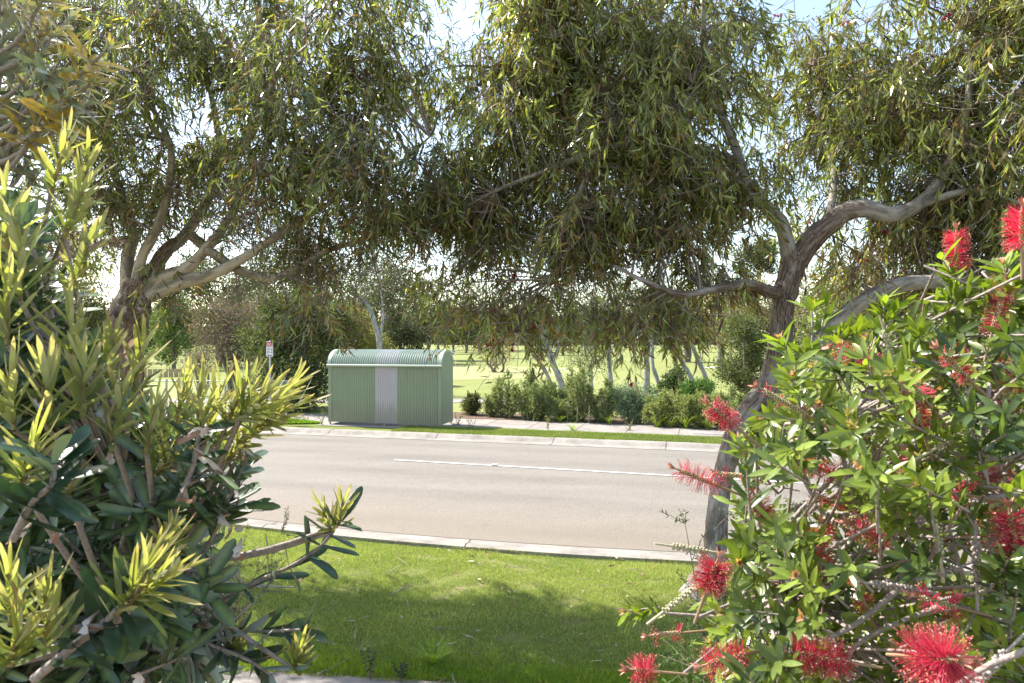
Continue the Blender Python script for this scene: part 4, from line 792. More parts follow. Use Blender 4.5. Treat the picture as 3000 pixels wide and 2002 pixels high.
kp = (np.sin(X * 5.1 + 2 * np.sin(Y * 3.7)) * np.sin(Y * 6.3 + 1.5 * np.sin(X * 4.1)) + .25 * rng.normal(size=n)) > -.62; X = X[kp]; Y = Y[kp]
tag(blades('lawn_grass', np.stack([X, Y, -.003 - .034 * np.clip(1 - (near_line(X) - Y) / .7, 0, 1)], 1), .036, .0036, GC, 1), 'short sunlit green lawn grass on the near nature strip', 'grass')
# taller unmown tufts at the path edge
n = 16000; X = rng.uniform(-2.6, 3, n); Y = 5.35 - .12 * X + np.abs(rng.normal(size=n)) * .22
tag(blades('lawn_edge_grass', np.stack([X, Y, 0 * X], 1), .075, .004, ((.12, .22, .02), (.27, .38, .03), (.4, .36, .12)), 2), 'longer bright green grass along the near path edge', 'grass')
n = 7000; X = rng.uniform(-5, 5, n); Y = near_line(X) + np.abs(rng.normal(size=n)) * .008 * (.4 + np.abs(np.sin(X * 2.3) + np.sin(X * 7.1)))
tag(blades('kerb_edge_grass', np.stack([X, Y, 0 * X - .012], 1), .032, .004, GC, 8), 'grass creeping over the near kerb', 'grass')
n = 120000; s = rng.uniform(-9, 12, n); c = rng.uniform(18.80, 19.98, n); X = NY * s + NX * c; Y = -NX * s + NY * c
tag(blades('verge_grass', np.stack([X, Y, 0 * X], 1), .075, .008, ((.13, .19, .05), (.24, .29, .09), (.40, .36, .2)), 3), 'rough green grass strip between far kerb and footpath', 'grass')
n = 9000; s = rng.uniform(-9, 12, n); c = 18.80 - np.abs(rng.normal(size=n)) * .05; X = NY * s + NX * c; Y = -NX * s + NY * c; kk = np.sin(s * 1.7) + np.sin(s * 4.1) > .1
o = blades('kerb_grass', np.stack([X, Y, 0 * X + .01], 1)[kk], .06, .007, ((.13, .22, .035), (.25, .34, .06), (.4, .36, .18)), 4); tag(o, 'grass creeping over the far kerb', 'grass')
# grass tufts round the shelter and clover at its left
n = 9000; s = rng.uniform(-9.0, -.5, n) ; c = 19.75 + rng.normal(size=n) * .10; X = NY * s + NX * c; Y = -NX * s + NY * c
o = blades('shelter_grass', np.stack([X, Y, 0 * X + .01], 1), .07, .008, ((.12, .22, .03), (.26, .36, .05), (.4, .36, .18)), 5); tag(o, 'grass growing at the foot of the shelter', 'grass')
n = 9000; g = G(840, 1241); a = rng.random(n) * 6.28; q = np.sqrt(rng.random(n)); pts = np.stack([g[0] + np.cos(a) * q * 1.1, g[1] + np.sin(a) * q * .28, .02 + .13 * (1 - q)], 1)
mb = MB(); leaves(mb, pts, rnd(n) + [0, 0, .8], rnd(n) + [0, 0, 1], .05, .03, np.array([[.2, .33, .04]]) * (1 + .25 * rng.normal(size=(n, 1))).clip(.3, 2), [(0, 0), (.5, 1), (1, 0)]); o = mb.build('clover_patch', M['grass']); tag(o, 'bright green clover mound by the kerb left of the shelter', 'ground cover', kind='stuff')
# dry leaves and twigs lying on the lawn and gutter
mb = MB(); n = 190; X = rng.uniform(-3.5, 3, n); t = rng.random(n); Y = 5.3 - .12 * X + (near_line(X) - 5.3 + .12 * X) * t; pts = np.stack([X, Y, np.full(n, .035)], 1)
a = rng.random(n) * 6.28; leaves(mb, pts, np.stack([np.cos(a), np.sin(a), rng.normal(size=n) * .1], 1), rnd(n) * .4 + [0, 0, 1], .06 + .07 * rng.random(n), .013 + .012 * rng.random(n), np.where(rng.random((n, 1)) < .5, [[.22, .14, .085]], [[.38, .29, .21]]), [(0, 0), (.33, 1), (.68, .7), (1, 0)], bend=rng.normal(size=n) * .3, side=rng.normal(size=n) * .2)
n = 60; X = rng.uniform(-6, 6, n); Y = near_line(X, .35) + np.abs(rng.normal(size=n)) * .8; a = rng.random(n) * 6.28
leaves(mb, np.stack([X, Y, np.full(n, -.075)], 1), np.stack([np.cos(a), np.sin(a), 0 * a + .1], 1), rnd(n) * .3 + [0, 0, 1], .05 + .04 * rng.random(n), .012, (.30, .20, .13), [(0, 0), (.4, 1), (1, 0)])
o = mb.build('fallen_leaves', M['dry']); tag(o, 'scattered brown gum leaves lying on the lawn and gutter', 'leaf litter', kind='stuff')
mb = MB(); n = 26; X = rng.uniform(-3, 2.5, n); Y = 5.2 - .14 * X + (near_line(X) - 5.3 + .14 * X) * rng.random(n); a = rng.normal(size=n) * .7; p0 = np.stack([X, Y, 0 * X + .04], 1); L = .12 + .3 * rng.random(n); p2 = p0 + np.stack([np.cos(a), np.sin(a), 0 * a], 1) * L[:, None]
twigs(mb, p0, (p0 + p2) / 2 + rnd(n, .03) * [1, 1, .2], p2, .005, .003, (.3, .24, .18), 4); q0 = G(1180 - 330, 1713); q = [[-3.3, 7.4, .05], [-2.9, 7.38, .055], [-2.4, 7.37, .05]]
mb.tube(q, .009, 5, cap=False); mb.tube([[-3.25, 7.55, .05], [-2.8, 7.42, .055], [-2.35, 7.36, .05]], .008, 5, cap=False)
o = mb.build('fallen_twigs', M['stem']); tag(o, 'thin dead twigs lying in the lawn grass', 'twigs', kind='stuff')
# weeds along the far path
def weed(label, px, py, h, seed):
    g = G(px, py); r = np.random.default_rng(seed); root = thing('weed', label, 'weed', g, 'weeds along the far path'); st = MB(); lf = MB()
    for i in range(5):
        e = g + [r.normal() * .09, r.normal() * .06, h * (.6 + .4 * r.random())]; m = (g + e) / 2 + r.normal(size=3) * .03; ln = spline([g, m, e], 8); st.tube(ln, .004, 4, cap=False)
        p = ln[r.integers(1, 8, 16)] + r.normal(size=(16, 3)) * .01; leaves(lf, p, r.normal(size=(16, 3)) + [0, 0, .3], r.normal(size=(16, 3)), .05, .02, (.22, .24, .07), [(0, 0), (.5, 1), (1, 0)])
    st.build('stem', M['twig'], root); lf.build('foliage', M['bgleaf'], root)
for i, (px, py, h, lab) in enumerate(((872, 1240, .45, 'thin upright weed left of the clover mound'), (900, 1240, .3, 'small spindly weed between clover and shelter'), (942, 1246, .5, 'tall thin weed at the left end of the shelter'), (1342, 1245, .4, 'dry wispy weed at the right end of the shelter'), (1605, 1262, .45, 'thin weed with seed heads on the grass strip'), (1608, 1240, .3, 'pale green weed at the path back edge'), (1845, 1262, .35, 'spindly weed below the round bush'), (1380, 1258, .35, 'small dry weed right of the shelter shadow'))): weed(lab, px, py, h, i)
# tussock with long blades
def tussock(label, g, h, n, seed):
    r = np.random.default_rng(seed); mb = MB(); a = r.random(n) * 6.28; D = np.stack([np.cos(a) * .35, np.sin(a) * .35, np.ones(n)], 1); pos = np.array(g) + np.stack([np.cos(a), np.sin(a), 0 * a], 1) * .04 * r.random((n, 1))
    leaves(mb, pos, D, np.stack([-np.cos(a), -np.sin(a), 0 * a + .3], 1), h * (.6 + .6 * r.random(n)), .008, (.25, .36, .05), [(0, .8), (.3, 1), (.6, .9), (.85, .5), (1, 0)], bend=.7); o = mb.build('grass_tussock', M['grass']); tag(o, label, 'grass tuft', 'long grass tufts')
for i_, (px_, py_, h_, lab_) in enumerate(((1925, 1252, .55, 'pale strappy grass clump right of the round silver bush'), (1965, 1253, .45, 'short strappy grass clump second right of the round bush'), (2010, 1256, .6, 'tall pale strappy grass clump before the light green shrub'), (2075, 1259, .5, 'strappy grass clump below the thin arching trunk'), (2140, 1262, .6, 'strappy grass clump beside the curved gum trunk'), (1640, 1238, .35, 'low strappy grass clump under the leaning trunks'), (1575, 1233, .3, 'low grass clump below the narrow pointed shrub'))): tussock(lab_, G(px_, py_), h_, 90, 10 + i_)
tussock('long-bladed grass tuft near the path edge at the bottom of the lawn', G(1270, 1945), .24, 60, 1); tussock('bright green grass tuft on the far grass strip', G(1678, 1262), .3, 60, 2); tussock('long grass tuft beside the round silver bush', G(1786, 1245), .5, 40, 3)

# ------------------------------------------------------------------ banksia, left foreground
PB = [(0, .35), (.12, .55), (.35, .8), (.62, 1), (.86, .85), (.97, .4), (1, 0)]
PN = [(0, .5), (.25, .85), (.55, 1), (.85, .75), (1, 0)]
def rosette(mb, c, axis, n, L, W, spread, col, prof, r, tip=None, fold=.25, bend=.15, stemlen=.0, cv=.2, mat=0, tipk=2.0, rib=None):
    """leaves round an axis: spread = angle from the axis (radians)"""
    ax = nrm(np.asarray(axis, float)); A = nrm(np.cross(ax, [.3, .2, .91])); B = np.cross(ax, A)
    th = np.arange(n) * 2.4 + r.random() * 6; sp = spread * (.7 + .6 * r.random(n)); rad = np.cos(th)[:, None] * A + np.sin(th)[:, None] * B
    D = ax * np.cos(sp)[:, None] + rad * np.sin(sp)[:, None]; Nn = ax * np.sin(sp)[:, None] - rad * np.cos(sp)[:, None]
    pos = np.asarray(c) - ax * (stemlen * r.random(n))[:, None]
    cc = np.array(col) * (1 + cv * r.normal(size=(n, 1)))
    leaves(mb, pos, D, Nn + r.normal(size=(n, 3)) * .25, L * (.65 + .5 * r.random(n)), W * (.8 + .4 * r.random(n)), np.clip(cc, .01, 1), prof, bend=bend + .1 * r.normal(size=n), side=.12 * r.normal(size=n), fold=fold, tip=tip, mat=mat, tipk=tipk, rib=rib)

def banksia():
    r = np.random.default_rng(77); root = thing('banksia_shrub', 'large banksia shrub with dark leathery leaves and yellow-green new tips filling the left foreground', 'shrub', (-1.35, 1.75, 0))
    fol = MB(); st = MB(); dark = (.026, .052, .030)
    hub = [P(-100, 1900, 1.7), P(150, 1750, 1.6), P(350, 1800, 1.5), P(100, 1350, 1.8), P(350, 1400, 1.7), P(480, 1650, 1.6), P(50, 1000, 1.9)]
    for i, h in enumerate(hub):
        b = np.array([-1.35 + r.normal() * .12, 1.75 + r.normal() * .1, 0]); st.tube(spline([b, (b + h) / 2 + [r.normal() * .1, r.normal() * .1, .1], h], 14), np.linspace(.035, .012, 14), 8, rough=.08, seed=i)
    hub = np.array(hub)
    # region edge of the dark mass: x limit as a function of y
    ys = np.array([500, 800, 1000, 1080, 1180, 1250, 1350, 1450, 1550, 1650, 1750, 1850, 2002, 2150]); xe_ = np.array([20, 130, 170, 250, 420, 600, 700, 700, 690, 640, 640, 700, 640, 600])
    q = 0
    while q < 640:
        py = r.uniform(560, 2140)
        if py < 1080 and r.random() < .35: continue
        lim = np.interp(py, ys, xe_); px = r.uniform(-250, lim)
        d = r.uniform(1.35, 2.5); c = P(px, py, d)
        if r.random() < .25: d = r.uniform(1.25, 1.6)
        h = hub[np.argmin(np.linalg.norm(hub - c, axis=1))]; ax = nrm(nrm(c - h) + [.25, -.25, .55] + r.normal(size=3) * .35)
        rosette(fol, c, ax, 9, .105, .024, 1.05, dark, PB, r, stemlen=.09, bend=.1, tip=(.05, .09, .045), rib=(.13, .19, .06))
        b = c - ax * .12; m = (b + h) / 2 + r.normal(size=3) * .03; st.tube(np.array([h, m, b, c]), [.008, .0065, .005, .003], 5, cap=False); q += 1
    # right-hand low branches, explicit
    def br(pts, rad=.006, nl=9, every=2, Lf=.10, endnew=True):
        ln = spline([P(*p) for p in pts], 16); st.tube(ln, np.linspace(rad, rad * .5, 16), 6)
        for i in range(3, 16, every):
            ax = nrm(ln[min(i + 1, 15)] - ln[i - 1]); rosette(fol, ln[i], ax, 3, Lf, .024, .95, dark, PB, r, bend=.05, tip=(.05, .10, .045))
        return ln
    l1 = br([(600, 1790, 1.75), (740, 1710, 1.72), (860, 1655, 1.7), (945, 1595, 1.68), (985, 1540, 1.66)])
    l2 = br([(470, 1790, 1.6), (600, 1835, 1.6), (740, 1850, 1.6), (880, 1845, 1.58)])
    l3 = br([(480, 1800, 1.6), (600, 1880, 1.58), (720, 1930, 1.55), (790, 1975, 1.55)])
    l4 = br([(100, 1990, 1.1), (220, 1890, 1.08), (330, 1800, 1.05), (400, 1720, 1.05)], .008)
    l5 = br([(40, 1580, 1.15), (90, 1480, 1.12), (150, 1420, 1.1), (160, 1360, 1.1)], .007)
    l6 = br([(440, 1660, 1.4), (510, 1500, 1.38), (560, 1380, 1.36), (585, 1270, 1.35)], .009, Lf=.075)
    l7 = br([(620, 1560, 1.5), (680, 1440, 1.48), (720, 1350, 1.48)], .006, Lf=.07)
    # new growth: upright narrow yellow leaves at the ends, one child each
    def newshoot(base, tip, d0, d1, n=26, L=.065, W=.0105, spread=.5, sl=None, col=(.33, .345, .08), tcol=(.48, .36, .20)):
        a = P(*base, d0); b = P(*tip, d1); ax = nrm(b - a); ln = spline([a, (a + b) / 2 + r.normal(size=3) * .006, b], 8); mb = MB(); cl = np.linalg.norm(b - a)
        mb.tube(ln, np.linspace(.0042, .0022, 8), 6, col=(.34, .27, .14))
        for k in range(4):
            c = b - ax * cl * (.06 + .24 * k); rosette(mb, c, ax, max(3, n // 4), L * (1 - .0 * k), W * (1 + .25 * k), spread * (.65 + .28 * k), np.array(col) * (1 - .09 * k), PN, r, tip=tcol if k < 3 else tuple(np.array(col) * .9), fold=.35, bend=-.12, stemlen=cl * .2, cv=.18, tipk=3.0)
        rosette(mb, b - ax * cl * .85, ax, 4, L * .95, max(W * 1.4, .012), .85, (.13, .18, .06), PB, r, stemlen=cl * .25, cv=.25, tip=(.22, .25, .07))
        mb.build('new_shoot', M['newleaf'], root)
        h = hub[np.argmin(np.linalg.norm(hub - a, axis=1))]; st.tube(spline([h, (h + a) / 2 + [0, 0, -.02], a], 8), np.linspace(.009, .0045, 8), 5, cap=False)
    NS = [((150, 560), (195, 400), 1.5, .95), ((225, 590), (255, 455), 1.5, .8), ((190, 700), (245, 540), 1.45, 1), ((20, 740), (10, 570), 1.4, 1), 
          ((200, 860), (260, 700), 1.4, 1), ((60, 880), (60, 720), 1.35, 1.1), ((20, 1010), (20, 850), 1.3, 1.1), ((210, 1050), (215, 920), 1.35, 1),
          ((300, 1120), (330, 985), 1.4, .95), ((385, 1160), (420, 1020), 1.4, .95), ((240, 1220), (250, 1060), 1.3, 1.05), ((140, 1260), (140, 1090), 1.25, 1.1), ((40, 1260), (30, 1100), 1.25, 1.1), ((330, 1290), (360, 1140), 1.3, 1),
          ((430, 1330), (460, 1180), 1.3, .95), ((520, 1270), (545, 1120), 1.4, .95), ((585, 1270), (590, 1110), 1.35, 1.05), ((600, 1300), (650, 1130), 1.4, 1), ((620, 1310), (720, 1190), 1.4, 1), ((660, 1250), (730, 1110), 1.38, 1.1), ((700, 1230), (795, 1140), 1.36, 1.05), ((700, 1240), (830, 1160), 1.4, 1),
          ((760, 1230), (870, 1110), 1.45, .9), ((750, 1250), (880, 1180), 1.45, .9), ((690, 1300), (800, 1230), 1.45, .9), ((660, 1350), (740, 1260), 1.45, .8), ((490, 1380), (480, 1250), 1.4, .8), ((440, 1400), (520, 1330), 1.4, .7),
          ((340, 1800), (430, 1660), 1.02, 1.15), ((380, 1760), (500, 1680), 1.03, 1.05), ((400, 1720), (490, 1570), 1.1, .9), ((140, 1900), (130, 1740), 1.05, 1.1), ((30, 1830), (20, 1680), 1.0, 1.1), ((480, 1620), (510, 1540), 1.3, .7), ((60, 1420), (100, 1300), 1.15, 1), ((200, 1450), (220, 1330), 1.2, .9), ((30, 1950), (60, 1850), 1.0, .9),
          ((975, 1560), (945, 1490), 1.66, .75), ((985, 1545), (1005, 1470), 1.66, .85), ((860, 1960), (880, 1900), 1.55, .8), ((700, 1920), (690, 1850), 1.6, .6)]
    for b, t, d, s in NS:
        base_d = d; wide = b[0] < 430 and b[1] < 1330; newshoot(b, t, base_d, base_d - .02, L=(.09 if wide else .078) * s, W=.0095 if wide else .0062, n=16 if wide else 23, spread=.62)
    # curled dead leaves with chalky undersides, one child each
    for (px, py, d, s) in ((625, 1270, 1.3, 1.2), (640, 1325, 1.32, 1.2), (545, 1400, 1.35, 1), (590, 1490, 1.35, 1.1), (640, 1520, 1.4, 1), (700, 1570, 1.45, 1), (690, 1600, 1.45, .9), (640, 1680, 1.5, .9), (240, 1790, 1.05, 1.2), (170, 1595, 1.2, .8), (745, 1315, 1.45, .9), (350, 1040, 1.4, .9), (230, 1190, 1.4, 1), (870, 1700, 1.68, .6), (420, 1500, 1.4, .8), (430, 1950, 1.05, 1), (710, 1450, 1.48, .8), (690, 1410, 1.48, .7), (30, 1560, 1.2, .8), (560, 1660, 1.45, .8), (500, 1590, 1.4, .8), (80, 1200, 1.2, .8), (60, 1400, 1.3, .8), (310, 1330, 1.35, .8)):
        c = P(px, py, d); mb = MB(); n = 1; D = nrm(r.normal(size=(1, 3)) + [[0, 0, .2]])
        leaves(mb, c[None] - D * .03 * s, D, r.normal(size=(1, 3)) * .6 + [[-.3, -.8, .5]], .030 * s, .020 * s, [[.62, .61, .62]], [(0, .3), (.2, .9), (.4, .6), (.6, 1.1), (.8, .5), (1, .2)], bend=1.1 * r.choice([-1, 1]), side=.3, fold=.9, tip=[[.42, .34, .30]])
        leaves(mb, c[None] - D * .02 * s, -D + r.normal(size=(1, 3)) * .5, r.normal(size=(1, 3)),   .028 * s, .015 * s, [[.45, .38, .33]], [(0, .4), (.2, .9), (.5, 1), (.8, .8), (1, .3)], bend=-.8, side=-.2, fold=.8)
        mb.build('dead_leaf', M['dry'], root)
    fol.build('foliage', M['banksia'], root); st.build('branches', M['stem'], root)
banksia()
def banksia_top():
    r = np.random.default_rng(5); root = thing('banksia_tree', 'taller banksia with grey-green and orange tinged leaves at the top left corner', 'tree', (-1.9, 2.5, 0))
    fol = MB(); st = MB(); tr = [np.array([-2.0, 2.5, 0]), np.array([-1.98, 2.5, 1.5]), P(-60, 1000, 2.5), P(-50, 700, 2.5), P(-30, 400, 2.5), P(-20, 100, 2.5), P(0, -200, 2.5)]
    ln = spline(tr, 40); MB().tube(ln, np.linspace(.05, .015, 40), 8, rough=.1).build('trunk', M['stem'], root)
    for (px, py) in ((90, 60), (150, 110), (175, 180), (60, 170), (100, 240), (20, 60), (310, 150), (290, 210), (260, 250), (190, 290), (250, 310), (80, 300), (130, 330), (30, 270), (60, 400), (20, 450), (110, 430), (40, 520), (120, 500), (10, 620), (50, 600), (60, 680), (0, 330), (10, 170), (120, 380), (40, -40), (140, -30), (-20, 700), (40, 760), (20, 850), (200, 60), (160, 40)):
        d = r.uniform(2.3, 2.7); c = P(px, py, d); h = ln[np.argmin(np.linalg.norm(ln - (c - [.15, 0, .2]), axis=1))]
        ax = nrm(nrm(c - h) + [.2, 0, .5]); st.tube(spline([h, (h + c) / 2 + [0, 0, -.05], c], 8), np.linspace(.012, .004, 8), 5, cap=False)
        low = py > 400; col = (.035, .07, .04) if low else ((.17, .18, .07) if r.random() < .55 else ((.36, .24, .04) if r.random() < .4 else (.07, .10, .045)))
        rosette(fol, c - ax * .05, ax, 14, .115, .024, 1.1, col, PB, r, stemlen=.10, tip=(.42, .24, .05) if (r.random() < .6 and not low) else None)
        rosette(fol, c, ax, 8, .075, .012, .45, (.36, .36, .10) if not low else (.15, .2, .06), PN, r, tip=(.55, .33, .14) if not low else None)
    fol.build('foliage', M['banksia'], root); st.build('branches', M['stem'], root)
banksia_top()

# ------------------------------------------------------------------ bottlebrush, right foreground
PL = [(0, 0), (.12, .45), (.35, .95), (.6, 1), (.82, .65), (1, 0)]
def bottlebrush():
    r = np.random.default_rng(99); root = thing('bottlebrush_shrub', 'dense bottlebrush shrub with bright green leaves and red flower spikes filling the right foreground', 'shrub', (1.55, 2.0, 0))
    fol = MB(); st = MB(); bud = MB()
    hubs = [P(*q) for q in ((2950, 1900, 1.9), (2700, 1750, 1.9), (2500, 1900, 1.8), (2900, 1500, 1.9), (2650, 1400, 1.9), (2450, 1500, 1.9), (2300, 1750, 1.8), (2900, 1150, 2.0), (2650, 1150, 2.0), (2450, 1250, 2.0), (3000, 850, 2.0), (2300, 1300, 2.0), (2550, 1050, 2.0))]
    for i, h in enumerate(hubs):
        b = np.array([1.55 + r.normal() * .15, 2.0 + r.normal() * .12, 0]); st.tube(spline([b, (b * .6 + h * .4) + [r.normal() * .12, r.normal() * .1, .15], h], 16), np.linspace(.03, .009, 16), 8, rough=.12, seed=i)
        for h2 in hubs[max(0, i - 2):i]: st.tube(spline([h, (h + h2) / 2 + r.normal(size=3) * .05, h2], 10), np.linspace(.007, .005, 10), 6, rough=.1, cap=False)
    hubs = np.array(hubs)
    ys = np.array([640, 760, 860, 930, 990, 1060, 1200, 1300, 1400, 1550, 1700, 1800, 1900, 2002, 2150]); xl = np.array([3060, 2980, 2860, 2640, 2400, 2300, 2240, 2190, 2170, 2150, 2120, 2120, 2080, 2100, 2100])
    up = np.array([-.55, -.15, .45])
    def shoot(c, ax, n, L, W, col, length, tipc=None, spread=.85):
        rosette(fol, c, ax, n, L, W, spread, col, PL, r, stemlen=length, fold=.22, bend=.1, cv=.2, tip=tipc)
        if r.random() < .28: rosette(bud, c, ax, 7, .024, .006, .3, (.42, .24, .17) if r.random() < .6 else (.30, .34, .12), PL, r, tip=(.5, .27, .2))
        st.tube(np.array([c - ax * length * 1.15, c - ax * length * .5, c]), [.003, .0025, .0018], 5, cap=False)
    q = 0
    while q < 640:
        py = r.uniform(640, 2150); lim = np.interp(py, ys, xl); px = lim + (3150 - lim) * r.random() ** 1.1
        d = r.uniform(1.35, 2.3) if r.random() < .8 else r.uniform(1.15, 1.5)
        if py < 1000: d = r.uniform(1.5, 2.2)
        c = P(px, py, d); h = hubs[np.argmin(np.linalg.norm(hubs - c, axis=1))]; ax = nrm(nrm(c - h) * .8 + up * .9 + r.normal(size=3) * .45)
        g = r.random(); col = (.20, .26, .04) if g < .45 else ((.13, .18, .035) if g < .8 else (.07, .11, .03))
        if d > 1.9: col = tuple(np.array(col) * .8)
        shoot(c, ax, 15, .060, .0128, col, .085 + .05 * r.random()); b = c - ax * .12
        if r.random() < .6: st.tube(spline([h, (h + b) / 2 + r.normal(size=3) * .04, b], 8), np.linspace(.0055, .003, 8), 5, rough=.15, cap=False)
        q += 1
    # edge shoots that stand free against the road, explicit (tip, depth, axis)
    for px, py, d, ax in ((2290, 1000, 1.6, (-.4, 0, .8)), (2330, 1030, 1.6, (-.7, 0, .3)), (2380, 905, 1.7, (0, 0, 1)), (2420, 900, 1.7, (.2, 0, 1)), (2590, 870, 1.6, (0, 0, 1)), (2620, 900, 1.6, (.3, 0, .9)), (2790, 820, 1.6, (-.1, 0, 1)), (2760, 760, 1.7, (-.5, 0, .8)), (2940, 780, 1.5, (-.2, 0, 1)),
                          (2160, 1290, 1.8, (-.2, 0, 1)), (2200, 1260, 1.8, (-.3, 0, .9)), (1840, 1790, 1.75, (-1, 0, -.1)), (1880, 1790, 1.75, (-1, 0, .1)), (2060, 1760, 1.6, (-.8, 0, .3)), (2120, 1640, 1.7, (-.7, 0, .4)), (2150, 1480, 1.8, (-.8, 0, .4)), (2100, 1840, 1.5, (-.8, 0, -.1))):
        shoot(P(px, py, d), nrm(np.array(ax, float)), 14, .062, .0132, (.18, .25, .035), .07)
    st.tube(spline([P(2300, 1830, 1.7), P(2120, 1810, 1.75), P(1980, 1800, 1.75), P(1860, 1790, 1.75)], 12), np.linspace(.006, .003, 12), 5)
    # fuzzy buds / young pink tips
    def flower(px, py, d, ang, ln=.085, rad=.032, n=420, red=(.46, .035, .075), sparse=False, out=0.0, bud=True):
        c = P(px, py, d); ax = nrm(np.array([math.cos(R(ang)), out, math.sin(R(ang))])); mb = MB(); A = nrm(np.cross(ax, [.2, .9, .1])); B = np.cross(ax, A)
        a0 = c - ax * ln / 2; mb.tube(np.array([a0 - ax * .07, a0, c + ax * ln / 2, c + ax * (ln / 2 + .012)]), [.0028, .003, .0026, .0015], 6, col=(.26, .17, .09), mat=1)
        k = int(ln / .0042) * 5; th = np.arange(k) * 2.4; hh = np.linspace(0, ln, k)
        for i in range(0, k, 1): # calyx cups
            rd = math.cos(th[i]) * A + math.sin(th[i]) * B; mb.sphere(a0 + ax * hh[i] + rd * .0042, .0021, (.42, .36, .16) if i % 3 else (.5, .45, .3), 6, mat=1)
        th = r.random(n) * 6.28; h = r.random(n) * ln
        if sparse: keep = (np.sin(th * 2 + h * 90) + np.sin(h * 150) > .3); th = th[keep]; h = h[keep]
        n = len(th); rd = np.cos(th)[:, None] * A + np.sin(th)[:, None] * B
        D = nrm(rd + ax * (.9 * (h / ln - .45))[:, None] + r.normal(size=(n, 3)) * .16); cc = np.array(red) * np.exp(.35 * r.normal(size=(n, 1))); cc = cc + np.array([.12, .10, .13]) * (r.random((n, 1)) < .15)
        pos = a0 + ax * h[:, None] + rd * .004; Lf = rad * (.62 + .36 * r.random(n)); leaves(mb, pos, D, r.normal(size=(n, 3)), Lf, .0009 if not sparse else .0018, np.clip(cc, .01, 1), [(0, 1), (.5, .9), (.9, .8), (1, .9)], bend=.12 * r.normal(size=n))
        e = pos + D * Lf[:, None]; leaves(mb, e, D, r.normal(size=(n, 3)), .0022, .0016, (.55, .22, .14), [(0, .7), (.5, 1), (1, .6)], mat=1)
        if bud:
            tp = c + ax * (ln / 2 + .01); rosette(mb, tp, ax, 8, .022, .006, .35, (.45, .24, .14), PL, r, tip=(.6, .25, .2), mat=1)
        mb.build('flower', [M['petal'], cupm], root)
    cm, nt, b, out = newmat('flower_core'); nt.links.new(attr(nt).outputs["Color"], b.inputs["Base Color"]); b.inputs["Roughness"].default_value = .6; cupm = cm
    F = [(2118, 1218, 1.35, 140, dict(ln=.05, rad=.024)), (2045, 1400, 1.5, 158, dict(ln=.085, rad=.03, n=300)), (2085, 1688, 1.25, 70, dict(ln=.045, rad=.032, n=700, red=(.36, .01, .035))), (2128, 1932, 1.25, 195, dict(ln=.07, rad=.03)), (2400, 1925, 1.2, 170, dict(ln=.085, rad=.034, n=700)),
         (2740, 1930, .95, 60, dict(ln=.05, rad=.045, n=900, out=-2.2, red=(.50, .04, .085))), (1885, 1965, 1.3, 175, dict(ln=.03, rad=.03, n=300)), (1955, 1858, 1.5, 185, dict(ln=.06, rad=.02, n=120, sparse=True)), (2470, 1250, 1.5, 150, dict(ln=.07, rad=.03, n=350, red=(.5, .03, .045))),
         (2690, 1170, 1.45, 95, dict(ln=.075, rad=.036, n=260, sparse=True, red=(.7, .05, .1))), (2510, 1045, 1.5, 160, dict(ln=.09, rad=.024, n=420)), (2550, 1570, 1.45, 150, dict(ln=.075, rad=.026, n=420)), (2405, 1590, 1.5, 90, dict(ln=.06, rad=.03, n=420, red=(.5, .01, .02))), (2235, 1490, 1.55, 120, dict(ln=.06, rad=.026, n=350)), (2400, 1372, 1.6, 160, dict(ln=.07, rad=.028, n=380, red=(.55, .01, .03))),
         (2770, 1440, 1.3, 170, dict(ln=.08, rad=.034, n=260, sparse=True, red=(.72, .06, .12))), (2750, 1765, 1.3, 165, dict(ln=.07, rad=.034, n=240, sparse=True, red=(.7, .06, .12))), (2968, 1560, 1.25, 100, dict(ln=.07, rad=.036, n=600)), (2803, 735, 1.7, 92, dict(ln=.085, rad=.03, n=450, red=(.72, .03, .09))), (2925, 905, 1.5, 75, dict(ln=.10, rad=.026, n=380)),
         (2955, 1150, 1.5, 60, dict(ln=.08, rad=.03, n=260, sparse=True)), (2795, 1032, 1.6, 160, dict(ln=.06, rad=.026, n=320)), (2994, 670, 1.4, 90, dict(ln=.07, rad=.034, n=500, red=(.75, .02, .08))), (2985, 1080, 1.5, 120, dict(ln=.06, rad=.028, n=400)), (2230, 1735, 1.6, 40, dict(ln=.03, rad=.015, n=80, sparse=True)), (2410, 1700, 1.6, 90, dict(ln=.04, rad=.018, n=150)), (2180, 1395, 1.55, 175, dict(ln=.10, rad=.018, n=120, sparse=True)), (2300, 1180, 1.4, 150, dict(ln=.10, rad=.016, n=90, sparse=True))]
    for _ in range(16):
        fy = r.uniform(950, 1980); fx = r.uniform(np.interp(fy, ys, xl) + 120, 2990); F.append((fx, fy, r.uniform(1.4, 1.75), r.uniform(60, 200), dict(ln=r.uniform(.04, .08), rad=r.uniform(.018, .028), n=int(r.uniform(150, 320)), sparse=bool(r.random() < .5), red=(r.uniform(.4, .55), r.uniform(.03, .09), r.uniform(.06, .13)))))
    for px, py, d, ang, kw in F:
        flower(px, py, d, ang, **kw); a = math.radians(ang); c = P(px, py, d) - np.array([math.cos(a), 0, math.sin(a)]) * (.06 + kw.get('ln', .08) / 2)
        if kw.get('out'): continue
        h = hubs[np.argmin(np.linalg.norm(hubs - c, axis=1))]; st.tube(spline([h, (h + c) / 2 + r.normal(size=3) * .02, c], 8), np.linspace(.006, .003, 8), 5, cap=False)
    # woody seed capsules along old stems
    capm = plain('seed_capsule', (.36, .31, .28), .8, nscale=150, namp=.25)
